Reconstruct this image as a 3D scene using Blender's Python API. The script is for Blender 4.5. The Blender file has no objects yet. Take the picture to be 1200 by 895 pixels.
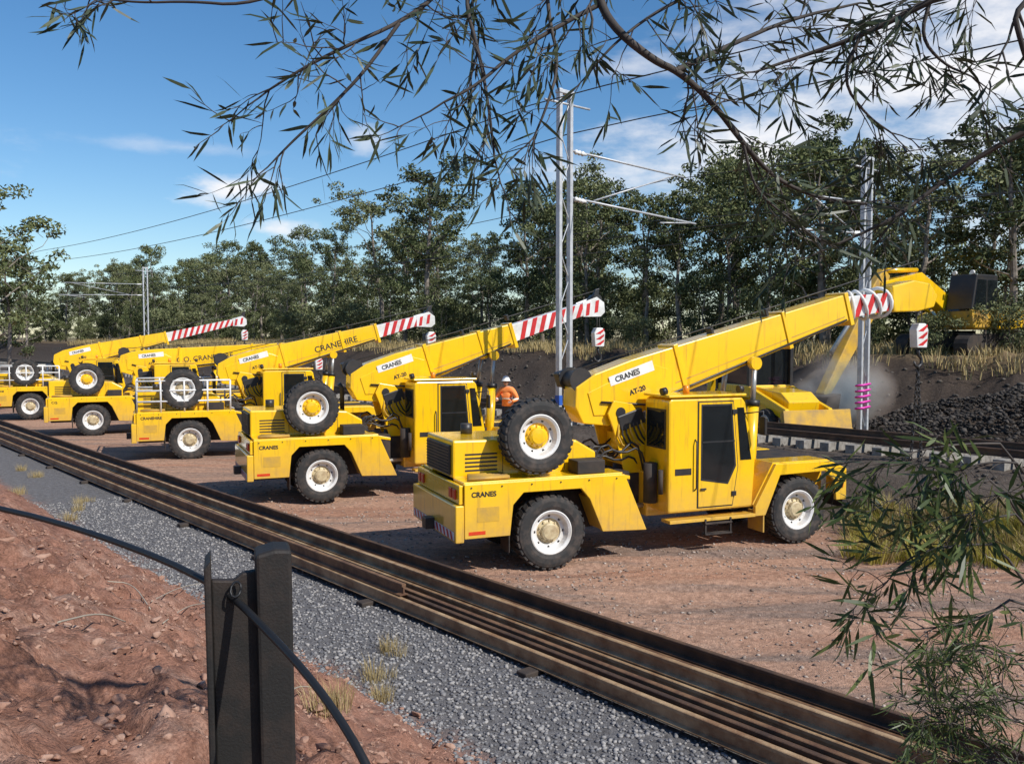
import bpy, bmesh, math, random
import numpy as np
from mathutils import Vector, Matrix, noise, Quaternion
random.seed(7); np.random.seed(7)
R=math.radians
scene=bpy.context.scene
COL=scene.collection
FPX=1040.0; CZ=4.05
NV=Vector((0.758,0.652,0)); DV=Vector((-0.652,0.758,0))
def W(n,s,z=0): 
    v=NV*n+DV*s; return Vector((v.x,v.y,z))
def P(px,py,D):
    return Vector(((px-600)/FPX*D, D, CZ-(py-395)/FPX*D))
def sst(a,b,x):
    t=min(1,max(0,(x-a)/(b-a))); return t*t*(3-2*t)

# ---------------------------------------------------------------- materials
def newmat(name):
    m=bpy.data.materials.new(name); m.use_nodes=True
    nt=m.node_tree; return m,nt,nt.nodes['Principled BSDF']
def N(nt,t,**k):
    n=nt.nodes.new(t)
    for a,b in k.items(): setattr(n,a,b)
    return n
def mat(name,c,rough=.5,metal=0,c2=None,scale=4,lo=.4,hi=.65,bump=0,bscale=40,coat=0,spec=None):
    m,nt,b=newmat(name)
    b.inputs['Roughness'].default_value=rough; b.inputs['Metallic'].default_value=metal
    if coat: b.inputs['Coat Weight'].default_value=coat; b.inputs['Coat Roughness'].default_value=.08
    if spec is not None: b.inputs['Specular IOR Level'].default_value=spec
    if c2 is None: c2=tuple(x*.75 for x in c)
    tc=N(nt,'ShaderNodeTexCoord'); no=N(nt,'ShaderNodeTexNoise'); no.inputs['Scale'].default_value=scale; no.inputs['Detail'].default_value=7; no.inputs['Roughness'].default_value=.65
    nt.links.new(tc.outputs['Object'],no.inputs['Vector'])
    cr=N(nt,'ShaderNodeValToRGB'); cr.color_ramp.elements[0].position=lo; cr.color_ramp.elements[1].position=hi
    cr.color_ramp.elements[0].color=(*c,1); cr.color_ramp.elements[1].color=(*c2,1)
    nt.links.new(no.outputs['Fac'],cr.inputs['Fac']); nt.links.new(cr.outputs['Color'],b.inputs['Base Color'])
    if bump:
        n2=N(nt,'ShaderNodeTexNoise'); n2.inputs['Scale'].default_value=bscale; n2.inputs['Detail'].default_value=5
        nt.links.new(tc.outputs['Object'],n2.inputs['Vector'])
        bp=N(nt,'ShaderNodeBump'); bp.inputs['Strength'].default_value=bump; bp.inputs['Distance'].default_value=.02
        nt.links.new(n2.outputs['Fac'],bp.inputs['Height']); nt.links.new(bp.outputs['Normal'],b.inputs['Normal'])
    return m
YEL=mat('yellow_paint',(.93,.55,.004),.3,c2=(.82,.45,.01),scale=1.6,lo=.48,hi=.8,coat=.8)
def dusty(m):
    nt=m.node_tree; b=nt.nodes['Principled BSDF']; l=b.inputs['Base Color'].links[0].from_socket
    g=N(nt,'ShaderNodeNewGeometry'); sp=N(nt,'ShaderNodeSeparateXYZ'); nt.links.new(g.outputs['Position'],sp.inputs[0])
    no=N(nt,'ShaderNodeTexNoise'); no.inputs['Scale'].default_value=6; no.inputs['Detail'].default_value=8; no.inputs['Roughness'].default_value=.7; nt.links.new(g.outputs['Position'],no.inputs['Vector'])
    mp=N(nt,'ShaderNodeMapping'); mp.inputs['Scale'].default_value=(14,14,1.2); nt.links.new(g.outputs['Position'],mp.inputs[0])
    ns_=N(nt,'ShaderNodeTexNoise'); ns_.inputs['Scale'].default_value=1; ns_.inputs['Detail'].default_value=5; nt.links.new(mp.outputs[0],ns_.inputs['Vector'])
    sr=N(nt,'ShaderNodeMapRange'); sr.inputs[1].default_value=.56; sr.inputs[2].default_value=.8; sr.inputs[4].default_value=.6; nt.links.new(ns_.outputs['Fac'],sr.inputs[0])
    mx0=N(nt,'ShaderNodeMixRGB'); mx0.inputs['Color2'].default_value=(.28,.15,.04,1); nt.links.new(sr.outputs[0],mx0.inputs[0]); nt.links.new(l,mx0.inputs[1])
    mr=N(nt,'ShaderNodeMapRange'); mr.inputs['From Min'].default_value=.45; mr.inputs['From Max'].default_value=1.5; mr.inputs['To Min'].default_value=1.0; mr.inputs['To Max'].default_value=.04
    nt.links.new(sp.outputs['Z'],mr.inputs['Value'])
    mu=N(nt,'ShaderNodeMath',operation='MULTIPLY'); nt.links.new(mr.outputs[0],mu.inputs[0]); nt.links.new(no.outputs['Fac'],mu.inputs[1])
    mx=N(nt,'ShaderNodeMixRGB'); mx.inputs['Color2'].default_value=(.34,.21,.13,1)
    nt.links.new(mu.outputs[0],mx.inputs['Fac']); nt.links.new(mx0.outputs[0],mx.inputs['Color1']); nt.links.new(mx.outputs[0],b.inputs['Base Color'])
    rr=N(nt,'ShaderNodeMapRange'); rr.inputs[3].default_value=.25; rr.inputs[4].default_value=.8; nt.links.new(mu.outputs[0],rr.inputs[0]); nt.links.new(rr.outputs[0],b.inputs['Roughness'])
dusty(YEL)
YELD=mat('yellow_paint_faded',(.62,.36,.03),.6,c2=(.35,.22,.08),scale=2)
WHT=mat('white_paint',(.80,.80,.78),.4,c2=(.62,.6,.56),scale=3)
RED=mat('red_paint',(.62,.03,.03),.4)
BLK=mat('black_steel',(.018,.018,.02),.45,c2=(.04,.033,.028),scale=3)
DRK=mat('dark_chassis',(.02,.018,.017),.8,c2=(.06,.043,.033),scale=3)
RUB=mat('tyre_rubber',(.025,.024,.023),.8,c2=(.10,.075,.06),scale=5,lo=.45,hi=.75)
GLS=mat('cab_glass',(.010,.013,.015),.06,spec=.7)
CHR=mat('chrome_rod',(.5,.48,.44),.4,metal=.6)
GAL=mat('galvanised_steel',(.56,.57,.58),.45,metal=.2,c2=(.42,.43,.44),scale=6)
RUST=mat('rusty_rail',(.11,.055,.03),.6,c2=(.25,.14,.07),scale=3,bump=.3)
RUST2=mat('rusty_rail_lit',(.22,.12,.06),.5,c2=(.46,.32,.18),scale=2.5,bump=.3)  # paler rust: sunlit look of the rail heads put into the colour
RUST3=mat('rusty_rail_dark',(.05,.028,.018),.65,c2=(.12,.065,.035),scale=3,bump=.3)
WIRE=mat('wire_dark',(.04,.04,.04),.6)
ORG=mat('red_lamp',(.7,.06,.02),.25)
ROPE=mat('wire_rope',(.06,.055,.05),.6)
CONC=mat('concrete',(.30,.28,.25),.85,c2=(.17,.15,.13),scale=8,bump=.3)
CLOD=mat('clod_earth',(.29,.145,.095),.95,c2=(.42,.27,.20),scale=2.2,bump=.9,bscale=25)
def stone(name,a,b_,c):
    m,nt,b=newmat(name); b.inputs['Roughness'].default_value=.95; b.inputs['Specular IOR Level'].default_value=.2
    g=N(nt,'ShaderNodeNewGeometry'); cr=N(nt,'ShaderNodeValToRGB')
    cr.color_ramp.elements[0].color=(*a,1); cr.color_ramp.elements[1].color=(*c,1)
    e=cr.color_ramp.elements.new(.5); e.color=(*b_,1)
    nt.links.new(g.outputs['Random Per Island'],cr.inputs['Fac']); nt.links.new(cr.outputs['Color'],b.inputs['Base Color']); return m
GRAV=stone('gravel_stone',(.10,.10,.11),(.20,.195,.195),(.36,.34,.32))
GRAV2=stone('yard_stone',(.14,.10,.08),(.28,.22,.18),(.44,.36,.30))
COAL=stone('spoil_rubble',(.025,.022,.02),(.05,.043,.038),(.10,.085,.072))
def leafm(name,a,b_,c,tr=.3,rough=.5):
    m,nt,b=newmat(name); b.inputs['Roughness'].default_value=rough; b.inputs['Specular IOR Level'].default_value=.25
    g=N(nt,'ShaderNodeNewGeometry'); cr=N(nt,'ShaderNodeValToRGB')
    cr.color_ramp.elements[0].color=(*a,1); cr.color_ramp.elements[1].color=(*c,1)
    e=cr.color_ramp.elements.new(.55); e.color=(*b_,1)
    nt.links.new(g.outputs['Random Per Island'],cr.inputs['Fac']); nt.links.new(cr.outputs['Color'],b.inputs['Base Color'])
    if tr:
        t=N(nt,'ShaderNodeBsdfTranslucent'); nt.links.new(cr.outputs['Color'],t.inputs['Color'])
        ms=N(nt,'ShaderNodeMixShader'); ms.inputs[0].default_value=tr
        nt.links.new(b.outputs[0],ms.inputs[1]); nt.links.new(t.outputs[0],ms.inputs[2]); nt.links.new(ms.outputs[0],nt.nodes['Material Output'].inputs[0])
    else:
        d=N(nt,'ShaderNodeBsdfDiffuse'); nt.links.new(cr.outputs['Color'],d.inputs['Color']); nt.links.new(d.outputs[0],nt.nodes['Material Output'].inputs[0])
    return m
LEAF=[leafm('gum_foliage',(.065,.08,.035),(.12,.14,.062),(.23,.24,.12),0),
      leafm('gum_foliage_dark',(.045,.06,.028),(.09,.11,.05),(.18,.19,.10),0),
      leafm('gum_foliage_pale',(.09,.105,.05),(.16,.175,.085),(.27,.275,.15),0)]
WATTLE=leafm('wattle_leaf',(.028,.042,.024),(.05,.065,.036),(.095,.115,.065),.15,.4)
WATTLE2=leafm('wattle_leaf_green',(.035,.055,.02),(.07,.10,.03),(.15,.18,.06),.25,.4)
DRYG=leafm('dry_grass_blade',(.26,.19,.08),(.40,.31,.15),(.52,.42,.22),0,.7)
GRNG=leafm('green_grass_blade',(.18,.19,.03),(.42,.37,.06),(.62,.5,.14),.3,.6)
BARK=mat('gum_bark',(.28,.24,.20),.9,c2=(.12,.10,.08),scale=3,bump=.5,bscale=12)
TWIG=mat('twig_bark',(.035,.028,.024),.8,c2=(.075,.06,.05),scale=12)

# ---------------------------------------------------------------- mesh helpers
def empty(name,loc=(0,0,0),parent=None,rot=(0,0,0)):
    o=bpy.data.objects.new(name,None); COL.objects.link(o); o.location=loc; o.rotation_euler=rot
    if parent: o.parent=parent
    return o
def obj(name,me,parent=None,mats=None,smooth=False):
    if mats is not None:
        if not isinstance(mats,(list,tuple)): mats=[mats]
        for m in mats: me.materials.append(m)
    if smooth:
        me.polygons.foreach_set('use_smooth',[True]*len(me.polygons))
    o=bpy.data.objects.new(name,me); COL.objects.link(o)
    if parent: o.parent=parent
    return o
def mk(name,v,f,m,parent=None,smooth=False,bevel=0,recalc=False):
    me=bpy.data.meshes.new(name); me.from_pydata([tuple(x) for x in v],[],f); me.update()
    if recalc:
        bm=bmesh.new(); bm.from_mesh(me); bmesh.ops.recalc_face_normals(bm,faces=bm.faces); bm.to_mesh(me); bm.free()
    o=obj(name,me,parent,m,smooth)
    if bevel:
        b=o.modifiers.new('bevel','BEVEL'); b.width=bevel; b.segments=2; b.limit_method='ANGLE'; b.angle_limit=R(35)
    return o
def box(name,x0,x1,y0,y1,z0,z1,m,parent=None,bevel=.015):
    v=[(x,y,z) for x in(x0,x1) for y in(y0,y1) for z in(z0,z1)]
    f=[(0,1,3,2),(4,6,7,5),(0,4,5,1),(2,3,7,6),(0,2,6,4),(1,5,7,3)]
    return mk(name,v,f,m,parent,bevel=bevel,recalc=True)
def prism(name,prof,y0,y1,m,parent=None,bevel=.012):
    n=len(prof); v=[(x,y0,z) for x,z in prof]+[(x,y1,z) for x,z in prof]
    f=[tuple(range(n)),tuple(range(2*n-1,n-1,-1))]+[(i,(i+1)%n,n+(i+1)%n,n+i) for i in range(n)]
    return mk(name,v,f,m,parent,bevel=bevel,recalc=True)
def tubegeo(pts,rad,sides=8,V=None,F=None,cap=True):
    V=[] if V is None else V; F=[] if F is None else F
    pts=[Vector(p) for p in pts]; 
    if not isinstance(rad,(list,tuple)): rad=[rad]*len(pts)
    base=len(V); up=None
    for i,p in enumerate(pts):
        t=(pts[min(i+1,len(pts)-1)]-pts[max(i-1,0)])
        if t.length<1e-9: t=Vector((0,0,1))
        t.normalize()
        if up is None:
            up=Vector((0,0,1)) if abs(t.z)<.9 else Vector((1,0,0))
        a=up-t*up.dot(t)
        if a.length<1e-4: a=t.orthogonal()
        a.normalize(); b=t.cross(a); up=a
        for k in range(sides):
            an=2*math.pi*k/sides
            V.append(p+(a*math.cos(an)+b*math.sin(an))*rad[i])
    for i in range(len(pts)-1):
        for k in range(sides):
            k2=(k+1)%sides
            F.append((base+i*sides+k,base+i*sides+k2,base+(i+1)*sides+k2,base+(i+1)*sides+k))
    if cap:
        F.append(tuple(base+k for k in range(sides-1,-1,-1))); e=base+(len(pts)-1)*sides
        F.append(tuple(e+k for k in range(sides)))
    return V,F
def tube(name,pts,rad,m,parent=None,sides=12):
    V,F=tubegeo(pts,rad,sides)
    o=mk(name,V,F,m,parent,smooth=False)
    for p in o.data.polygons:
        if len(p.vertices)==4: p.use_smooth=True
    return o
def lathe(prof,seg=40):
    V=[];F=[];n=len(prof)
    for k in range(seg):
        a=2*math.pi*k/seg
        for r,y in prof: V.append((r*math.cos(a),y,r*math.sin(a)))
    for k in range(seg):
        k2=(k+1)%seg
        for i in range(n-1): F.append((k*n+i,k*n+i+1,k2*n+i+1,k2*n+i))
    return V,F
def text(name,s,size,loc,m,parent,rot=(math.pi/2,0,0),ext=.002):
    c=bpy.data.curves.new(name,'FONT'); c.body=s; c.size=size; c.extrude=ext; c.offset=.004
    c.materials.append(m); o=bpy.data.objects.new(name,c); COL.objects.link(o); o.parent=parent; o.location=loc; o.rotation_euler=rot
    return o
def smooth(pts,it=2):
    for _ in range(it):
        q=[pts[0]]
        for i in range(len(pts)-1): q.append(pts[i]*.75+pts[i+1]*.25); q.append(pts[i]*.25+pts[i+1]*.75)
        q.append(pts[-1]); pts=q
    return pts

# ---------------------------------------------------------------- terrain
def hgt(n,s,fine=True):
    t=min(1,max(0,(5.2-n)/4.4)); z=2.4*(t*.75+.25*t*t*(3-2*t))
    z+=1.0*sst(17.6,19.2,n)
    z+=.22*sst(19.6,20.1,n)*(1-sst(22.9,23.4,n))
    b=sst(28.8,34.5,n+noise.noise((s*.12,3,0))*1.2)
    z+=2.35*b
    z+=noise.noise((n*.25,s*.25,0))*.10*(1 if (n<5 or n>9) else .3)
    if b>0.02 and b<.99: z+=noise.fractal((n*.8,s*.8,2),1,2,4)*.35
    if n<5.4 and fine:
        w=1-sst(4.3,5.4,n)
        z+=w*(noise.fractal((n*1.3,s*1.3,5),1,2,5)*.20+abs(noise.noise((n*4,s*4,1)))*.12+max(0,noise.noise((n*2.2,s*2.2,8)))*.16+abs(noise.noise((n*9,s*9,4)))*.07)
    if 8.5<n<17.5 and fine:
        z+=noise.fractal((n*1.1,s*1.1,9),1,2,3)*.022
        p_=W(n,s); lat=-math.sin(R(16))*p_.x+math.cos(R(16))*p_.y
        for c_ in(10.2,12.1,12.6,14.3,7.6):
            d=abs(lat-c_-.2*noise.noise((p_.x*.3,c_,0)))
            if d<.35: z-=.035*math.cos(d/.35*math.pi/2); 
            elif d<.55: z+=.018*math.sin((d-.35)/.2*math.pi)
    return z
ns=list(np.arange(-1.5,6,.06))+list(np.arange(6,9,.1))+list(np.arange(9,17.6,.12))+list(np.arange(17.7,20,.2))+list(np.arange(20,40,.45))+list(np.arange(40,80,3))+[90,110,140,180,250,350,500,800]
ns=[-600,-300,-150,-80,-40,-20,-10,-6,-4,-2.5]+ns
ss=[-500,-250,-120,-70,-45,-30,-20,-14,-10,-7,-5]+list(np.arange(-4,-1,.15))+list(np.arange(-1,10,.065))+list(np.arange(10,16,.12))+list(np.arange(16,50,.3))+list(np.arange(50,120,1.0))+[125,135,150,180,220,300,420,600,1000]
V=[];F=[]
for n in ns:
    for s in ss:
        V.append(W(n,s,hgt(n,s)))
ls=len(ss)
for i in range(len(ns)-1):
    for j in range(ls-1):
        F.append((i*ls+j,(i+1)*ls+j,(i+1)*ls+j+1,i*ls+j+1))
m,nt,b=newmat('ground_earth'); b.inputs['Roughness'].default_value=.95; b.inputs['Specular IOR Level'].default_value=.2
g=N(nt,'ShaderNodeNewGeometry')
dn=N(nt,'ShaderNodeVectorMath',operation='DOT_PRODUCT'); dn.inputs[1].default_value=NV; nt.links.new(g.outputs['Position'],dn.inputs[0])
def noi(sc,det=6,vec=None,rough=.6):
    x=N(nt,'ShaderNodeTexNoise'); x.inputs['Scale'].default_value=sc; x.inputs['Detail'].default_value=det; x.inputs['Roughness'].default_value=rough
    nt.links.new(vec or g.outputs['Position'],x.inputs['Vector']); return x.outputs['Fac']
def mth(op,a,b_):
    x=N(nt,'ShaderNodeMath',operation=op)
    for i,q in enumerate((a,b_)):
        if isinstance(q,(int,float)): x.inputs[i].default_value=q
        else: nt.links.new(q,x.inputs[i])
    return x.outputs[0]
nn=mth('ADD',dn.outputs['Value'],mth('MULTIPLY',mth('SUBTRACT',noi(1.2,8),.5),1.3))
fac=mth('DIVIDE',nn,60.0)
cr=N(nt,'ShaderNodeValToRGB'); nt.links.new(fac,cr.inputs['Fac'])
st=[(0,(.33,.165,.11)),(4.9,(.35,.18,.125)),(5.4,(.18,.175,.175)),(7.2,(.17,.165,.165)),(7.5,(.07,.055,.045)),(8.5,(.10,.075,.055)),(8.9,(.48,.295,.205)),(16.6,(.44,.265,.185)),(18,(.13,.105,.085)),(28,(.075,.06,.05)),(33.5,(.07,.052,.04)),(34.6,(.32,.23,.12)),(60,(.17,.14,.07))]
els=cr.color_ramp.elements
els[0].position=0; els[0].color=(*st[0][1],1); els[1].position=1; els[1].color=(*st[-1][1],1)
for p_,c_ in st[1:-1]:
    e=els.new(p_/60); e.color=(*c_,1)
def mix(bt,f,c1,c2):
    x=N(nt,'ShaderNodeMixRGB',blend_type=bt)
    for i,q in enumerate((f,c1,c2)):
        if isinstance(q,(int,float)): x.inputs[i].default_value=q
        elif isinstance(q,tuple): x.inputs[i].default_value=q
        else: nt.links.new(q,x.inputs[i])
    return x.outputs[0]
def ramp(src,a,b_,ca=0,cb=1):
    x=N(nt,'ShaderNodeMapRange'); x.inputs[1].default_value=a; x.inputs[2].default_value=b_; x.inputs[3].default_value=ca; x.inputs[4].default_value=cb
    nt.links.new(src,x.inputs[0]); return x.outputs[0]
c=cr.outputs['Color']
mp=N(nt,'ShaderNodeMapping'); mp.inputs['Rotation'].default_value=(0,0,R(-16)); mp.inputs['Scale'].default_value=(.14,1.3,1); nt.links.new(g.outputs['Position'],mp.inputs['Vector'])
yard=mth('MULTIPLY',ramp(nn,8.7,9.3),ramp(nn,17.5,16.8))
pat=mth('MULTIPLY',ramp(noi(.9,7,mp.outputs[0],.65),.48,.58),yard)
c=mix('MIX',mth('MULTIPLY',pat,.75),c,(.23,.18,.15,1))
red_=mth('MULTIPLY',ramp(noi(.5,6,mp.outputs[0],.6),.53,.64),yard)
c=mix('MIX',mth('MULTIPLY',red_,.7),c,(.42,.21,.13,1))
pale=mth('MULTIPLY',ramp(noi(.75,6,None,.7),.54,.68),yard)
c=mix('MIX',mth('MULTIPLY',pale,.4),c,(.56,.40,.30,1))
mnd=ramp(nn,5.0,4.4)
c=mix('MIX',mth('MULTIPLY',mth('MULTIPLY',ramp(noi(2.2,8,None,.7),.5,.66),mnd),.6),c,(.46,.31,.24,1))
c=mix('MIX',mth('MULTIPLY',mth('MULTIPLY',ramp(noi(3.3,6,None,.7),.52,.4),mnd),.5),c,(.16,.07,.045,1))
c=mix('MULTIPLY',1.0,c,mix('MIX',ramp(noi(9,8),.35,.7),(.7,.68,.66,1),(1.2,1.2,1.2,1)))
c=mix('MULTIPLY',1.0,c,mix('MIX',ramp(noi(60,4),.35,.65),(.72,.7,.7,1),(1.2,1.2,1.2,1)))
nt.links.new(c,b.inputs['Base Color'])
bp=N(nt,'ShaderNodeBump'); bp.inputs['Strength'].default_value=.9; bp.inputs['Distance'].default_value=.045
h=mth('ADD',noi(14,8),mth('MULTIPLY',noi(70,4),.5)); nt.links.new(h,bp.inputs['Height']); nt.links.new(bp.outputs[0],b.inputs['Normal'])
mk('ground',V,F,m,smooth=True)

# ---------------------------------------------------------------- scattered stones
def ico(sub):
    bm=bmesh.new(); bmesh.ops.create_icosphere(bm,subdivisions=sub,radius=1)
    v=np.array([x.co[:] for x in bm.verts]); f=np.array([[q.index for q in p.verts] for p in bm.faces]); bm.free(); return v,f
i1=ico(1); i2=ico(2); i3=ico(3)
def npmesh(name,V,F,m,smooth=False,parent=None):
    me=bpy.data.meshes.new(name); k=F.shape[1]
    me.vertices.add(len(V)); me.vertices.foreach_set('co',V.astype(np.float32).ravel())
    me.loops.add(F.size); me.loops.foreach_set('vertex_index',F.astype(np.int32).ravel())
    me.polygons.add(len(F)); me.polygons.foreach_set('loop_start',np.arange(0,F.size,k,dtype=np.int32))
    try: me.polygons.foreach_set('loop_total',np.full(len(F),k,dtype=np.int32))
    except Exception: pass
    me.update(calc_edges=True); me.validate()
    return obj(name,me,parent,m,smooth)
def stones(name,pos,sizes,m,base=i1,flat=.65,jit=.25,facet=0,fmin=.35):
    bv,bf=base; K=len(pos); nv=len(bv)
    v=np.repeat(bv[None],K,0)
    for q in range(facet):
        nr=np.random.normal(size=(K,1,3)); nr/=np.linalg.norm(nr,axis=2,keepdims=True); dd=np.random.uniform(fmin,.7,(K,1))
        ex=np.maximum(0,(v*nr).sum(2)-dd)[:,:,None]; v=v-nr*ex
    j=1+(np.random.rand(K,nv,1)-.5)*2*jit
    sc=np.random.uniform(.7,1.3,(K,1,3)); sc[:,:,2]*=flat
    v=v*j*sc
    a=np.random.rand(K)*6.28; ca=np.cos(a)[:,None]; sa=np.sin(a)[:,None]
    x=v[:,:,0]*ca-v[:,:,1]*sa; y=v[:,:,0]*sa+v[:,:,1]*ca
    v=np.stack([x,y,v[:,:,2]],-1)*np.array(sizes)[:,None,None]+np.array(pos)[:,None,:]
    f=(bf[None]+(np.arange(K)*nv)[:,None,None]).reshape(-1,3)
    return npmesh(name,v.reshape(-1,3),f,m)
pos=[];sz=[]
for i in range(17000):
    s=1.5+22*random.random()**1.6; n=random.uniform(5.0,7.05)+random.gauss(0,.12); r=random.uniform(.010,.030)
    pos.append(W(n,s,hgt(n,s)+r*.3)); sz.append(r)
stones('gravel',pos,sz,GRAV)
pos=[];sz=[]
for i in range(13000):
    s=random.uniform(-8,24); n=random.uniform(8.6,17.5); 
    if noise.noise((n*.4,s*.9,3))<-.1 and random.random()<.8: continue
    r=.008+.026*random.random()**2; pos.append(W(n,s,hgt(n,s)+r*.2)); sz.append(r)
stones('yard_gravel',pos,sz,GRAV2)
pos=[];sz=[]
for i in range(14000):
    s=.5+15*random.random()**1.3; n=random.uniform(-.5,5.3); 
    if noise.noise((n*1.1,s*1.1,6))<-.05 and random.random()<.5: continue
    r=.008+.028*random.random()**2
    q=random.random()
    if q<.09: r=random.uniform(.03,.06)
    if q<.015: r=random.uniform(.06,.10)
    pos.append(W(n,s,hgt(n,s)+r*.25)); sz.append(r)
stones('dirt_clods',pos,sz,CLOD,base=i2,flat=.75,jit=.10,facet=13,fmin=.2)
pos=[];sz=[]
hc=P(1165,480,27)
for i in range(9000):
    a=random.random()*6.28; rr=random.random()**.6
    dx=math.cos(a)*rr*5.5; dy=math.sin(a)*rr*3.2; z=1.0+1.45*(1-rr)**.8+.1
    pos.append((hc.x+1.2+dx,hc.y+dy,z+.25*noise.noise((dx*.8,dy*.8,1)))); sz.append(.02+.08*random.random()**2.5)
stones('spoil_heap',pos,sz,COAL,facet=3)
pos=[];sz=[]
for i in range(5500):
    s=random.uniform(-30,50); n=random.choice([random.uniform(19.4,23.5),random.uniform(26,33)]); r=random.uniform(.03,.07) if n<25 else random.uniform(.03,.10)
    pos.append(W(n,s,hgt(n,s)+r*.2)); sz.append(r)
stones('ballast',pos,sz,stone('ballast_stone',(.04,.035,.03),(.08,.07,.06),(.14,.12,.10)))

# ---------------------------------------------------------------- rails
railp=[(-.07,0),(.07,0),(.07,.012),(.012,.03),(.010,.12),(.036,.13),(.036,.165),(.028,.172),(-.028,.172),(-.036,.165),(-.036,.13),(-.010,.12),(-.012,.03),(-.07,.012)]
def rail(name,n0,s0,n1,s1,z,m,parent,flip=False,steps=1):
    V=[];F=[];k=len(railp)
    for t in range(steps+1):
        q=t/steps; n=n0+(n1-n0)*q+ (math.sin(q*6.3+.8)*.02 if steps>1 else 0); s=s0+(s1-s0)*q
        for a,b_ in railp:
            if flip: b_=.172-b_
            V.append(W(n+a,s,z+b_))
    for t in range(steps):
        for i in range(k): F.append((t*k+i,t*k+(i+1)%k,(t+1)*k+(i+1)%k,(t+1)*k+i))
    F.append(tuple(range(k))); F.append(tuple(steps*k+i for i in range(k-1,-1,-1)))
    return mk(name,V,F,m,parent,recalc=True)
rp=empty('stacked_rails')
offs=[7.10,7.27,7.43,7.66,7.82,7.98,8.20,8.36,8.53]
mm_=[RUST2,RUST3,RUST,RUST2,RUST3,RUST2,RUST,RUST2,RUST3]
for i,n in enumerate(offs):
    rail('rail_%d'%i,n+random.uniform(-.008,.008),-9+random.uniform(-1,1),n+random.uniform(-.008,.008),88+random.uniform(-3,3),.07+random.uniform(0,.012),mm_[i],rp,flip=(i==4),steps=14)
rail('rail_upper_0',7.18,10.8,7.22,90,.26,RUST,rp,steps=10)
rail('rail_upper_1',8.29,-9,8.27,60,.26,RUST3,rp,steps=10)
rail('rail_upper_2',7.74,3.2,7.76,70,.26,RUST2,rp,steps=10)
for i in range(26):
    s=-7+i*3.7; c0=W(7.8,s,.0)
    o=box('timber_bearer_%d'%i,-.95,.95,-.09,.09,-.05,.068,DRK,rp); o.location=c0; o.rotation_euler=(0,0,math.atan2(NV.y,NV.x))
tk=empty('railway_track')
for q in(-.75,.75):
    rail('rail',21.5+q,-40,21.5+q,140,1.44,RUST3,tk)
V=[];F=[]
for i in range(230):
    s=-38+i*.68; c0=W(21.5,s,1.30)
    bs=len(V)
    for x in(-1.2,1.2):
        for y in(-.12,.12):
            for z in(-.12,.12): V.append(c0+NV*x+DV*y+Vector((0,0,z)))
    for f in [(0,1,3,2),(4,6,7,5),(0,4,5,1),(2,3,7,6),(0,2,6,4),(1,5,7,3)]: F.append(tuple(bs+k for k in f))
mk('sleepers',V,F,CONC,tk,recalc=True)

# ---------------------------------------------------------------- wheels
def wheel_meshes():
    tp=[(.37,.15),(.40,.19),(.46,.215),(.55,.215),(.605,.20),(.635,.165),(.64,.10),(.64,-.10),(.635,-.165),(.605,-.20),(.55,-.215),(.46,-.215),(.40,-.19),(.37,-.15)]
    V,F=lathe(tp,48)
    nb=30
    for side in(-1,1):
        for k in range(nb):
            a=2*math.pi*(k+(.5 if side>0 else 0))/nb; da=.062
            b0=len(V)
            for (aa,yy) in((a-da,.015),(a+da,.015),(a+da+.07,.19),(a-da+.07,.19)):
                for r in(.62,.668 if yy<.1 else .652): V.append((r*math.cos(aa),side*yy,r*math.sin(aa)))
            for f in [(0,2,3,1),(2,4,5,3),(4,6,7,5),(6,0,1,7),(1,3,5,7)]: F.append(tuple(b0+q for q in f))
    t=bpy.data.meshes.new('tyre'); t.from_pydata(V,[],F); bm=bmesh.new(); bm.from_mesh(t); bmesh.ops.recalc_face_normals(bm,faces=bm.faces); bm.to_mesh(t); bm.free(); t.materials.append(RUB)
    def rimmesh(nm,m1,m2):
        rp_=[(.375,.15),(.36,.16),(.36,-.14),(.385,-.165),(.392,-.185),(.375,-.19),(.335,-.165),(.32,-.12),(.30,-.07),(.255,-.055),(.235,-.06),(.225,-.02)]
        V,F=lathe(rp_,40); mi=[0]*len(F)
        def add(v,f,i):
            b0=len(V); V.extend(v); F.extend([tuple(b0+q for q in x) for x in f]); mi.extend([i]*len(f))
        v,f=lathe([(.236,-.02),(.236,-.03),(.20,-.032),(.17,-.05),(.155,-.06),(.15,-.13),(.125,-.15),(.05,-.155),(0.001,-.155)],32); add(v,f,1)
        for k in range(10):
            a=2*math.pi*k/10; 
            v,f=tubegeo([(.185*math.cos(a),-.03,.185*math.sin(a)),(.185*math.cos(a),-.075,.185*math.sin(a))],.018,6); add(v,f,1)
        for k in range(8):
            a=2*math.pi*(k+.5)/8
            v,f=tubegeo([(.278*math.cos(a),-.05,.278*math.sin(a)),(.278*math.cos(a),-.066,.278*math.sin(a))],.024,8); add(v,f,2)
        me=bpy.data.meshes.new(nm); me.from_pydata([tuple(x) for x in V],[],F)
        for q in(m1,m2,BLK): me.materials.append(q)
        me.polygons.foreach_set('material_index',mi)
        bm=bmesh.new(); bm.from_mesh(me); bmesh.ops.recalc_face_normals(bm,faces=bm.faces); bm.to_mesh(me); bm.free(); return me
    rw=mat('rim_paint',(.74,.73,.70),.45,c2=(.46,.40,.33),scale=4,lo=.46,hi=.8)
    hubc=mat('hub_paint',(.60,.50,.30),.5,c2=(.34,.24,.13),scale=5)
    return t,rimmesh('rim',rw,hubc),rimmesh('rim_spare',rw,YEL),rimmesh('rim_spare_white',rw,hubc)
TYRE,RIM,RIMY,RIMW=wheel_meshes()
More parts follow.
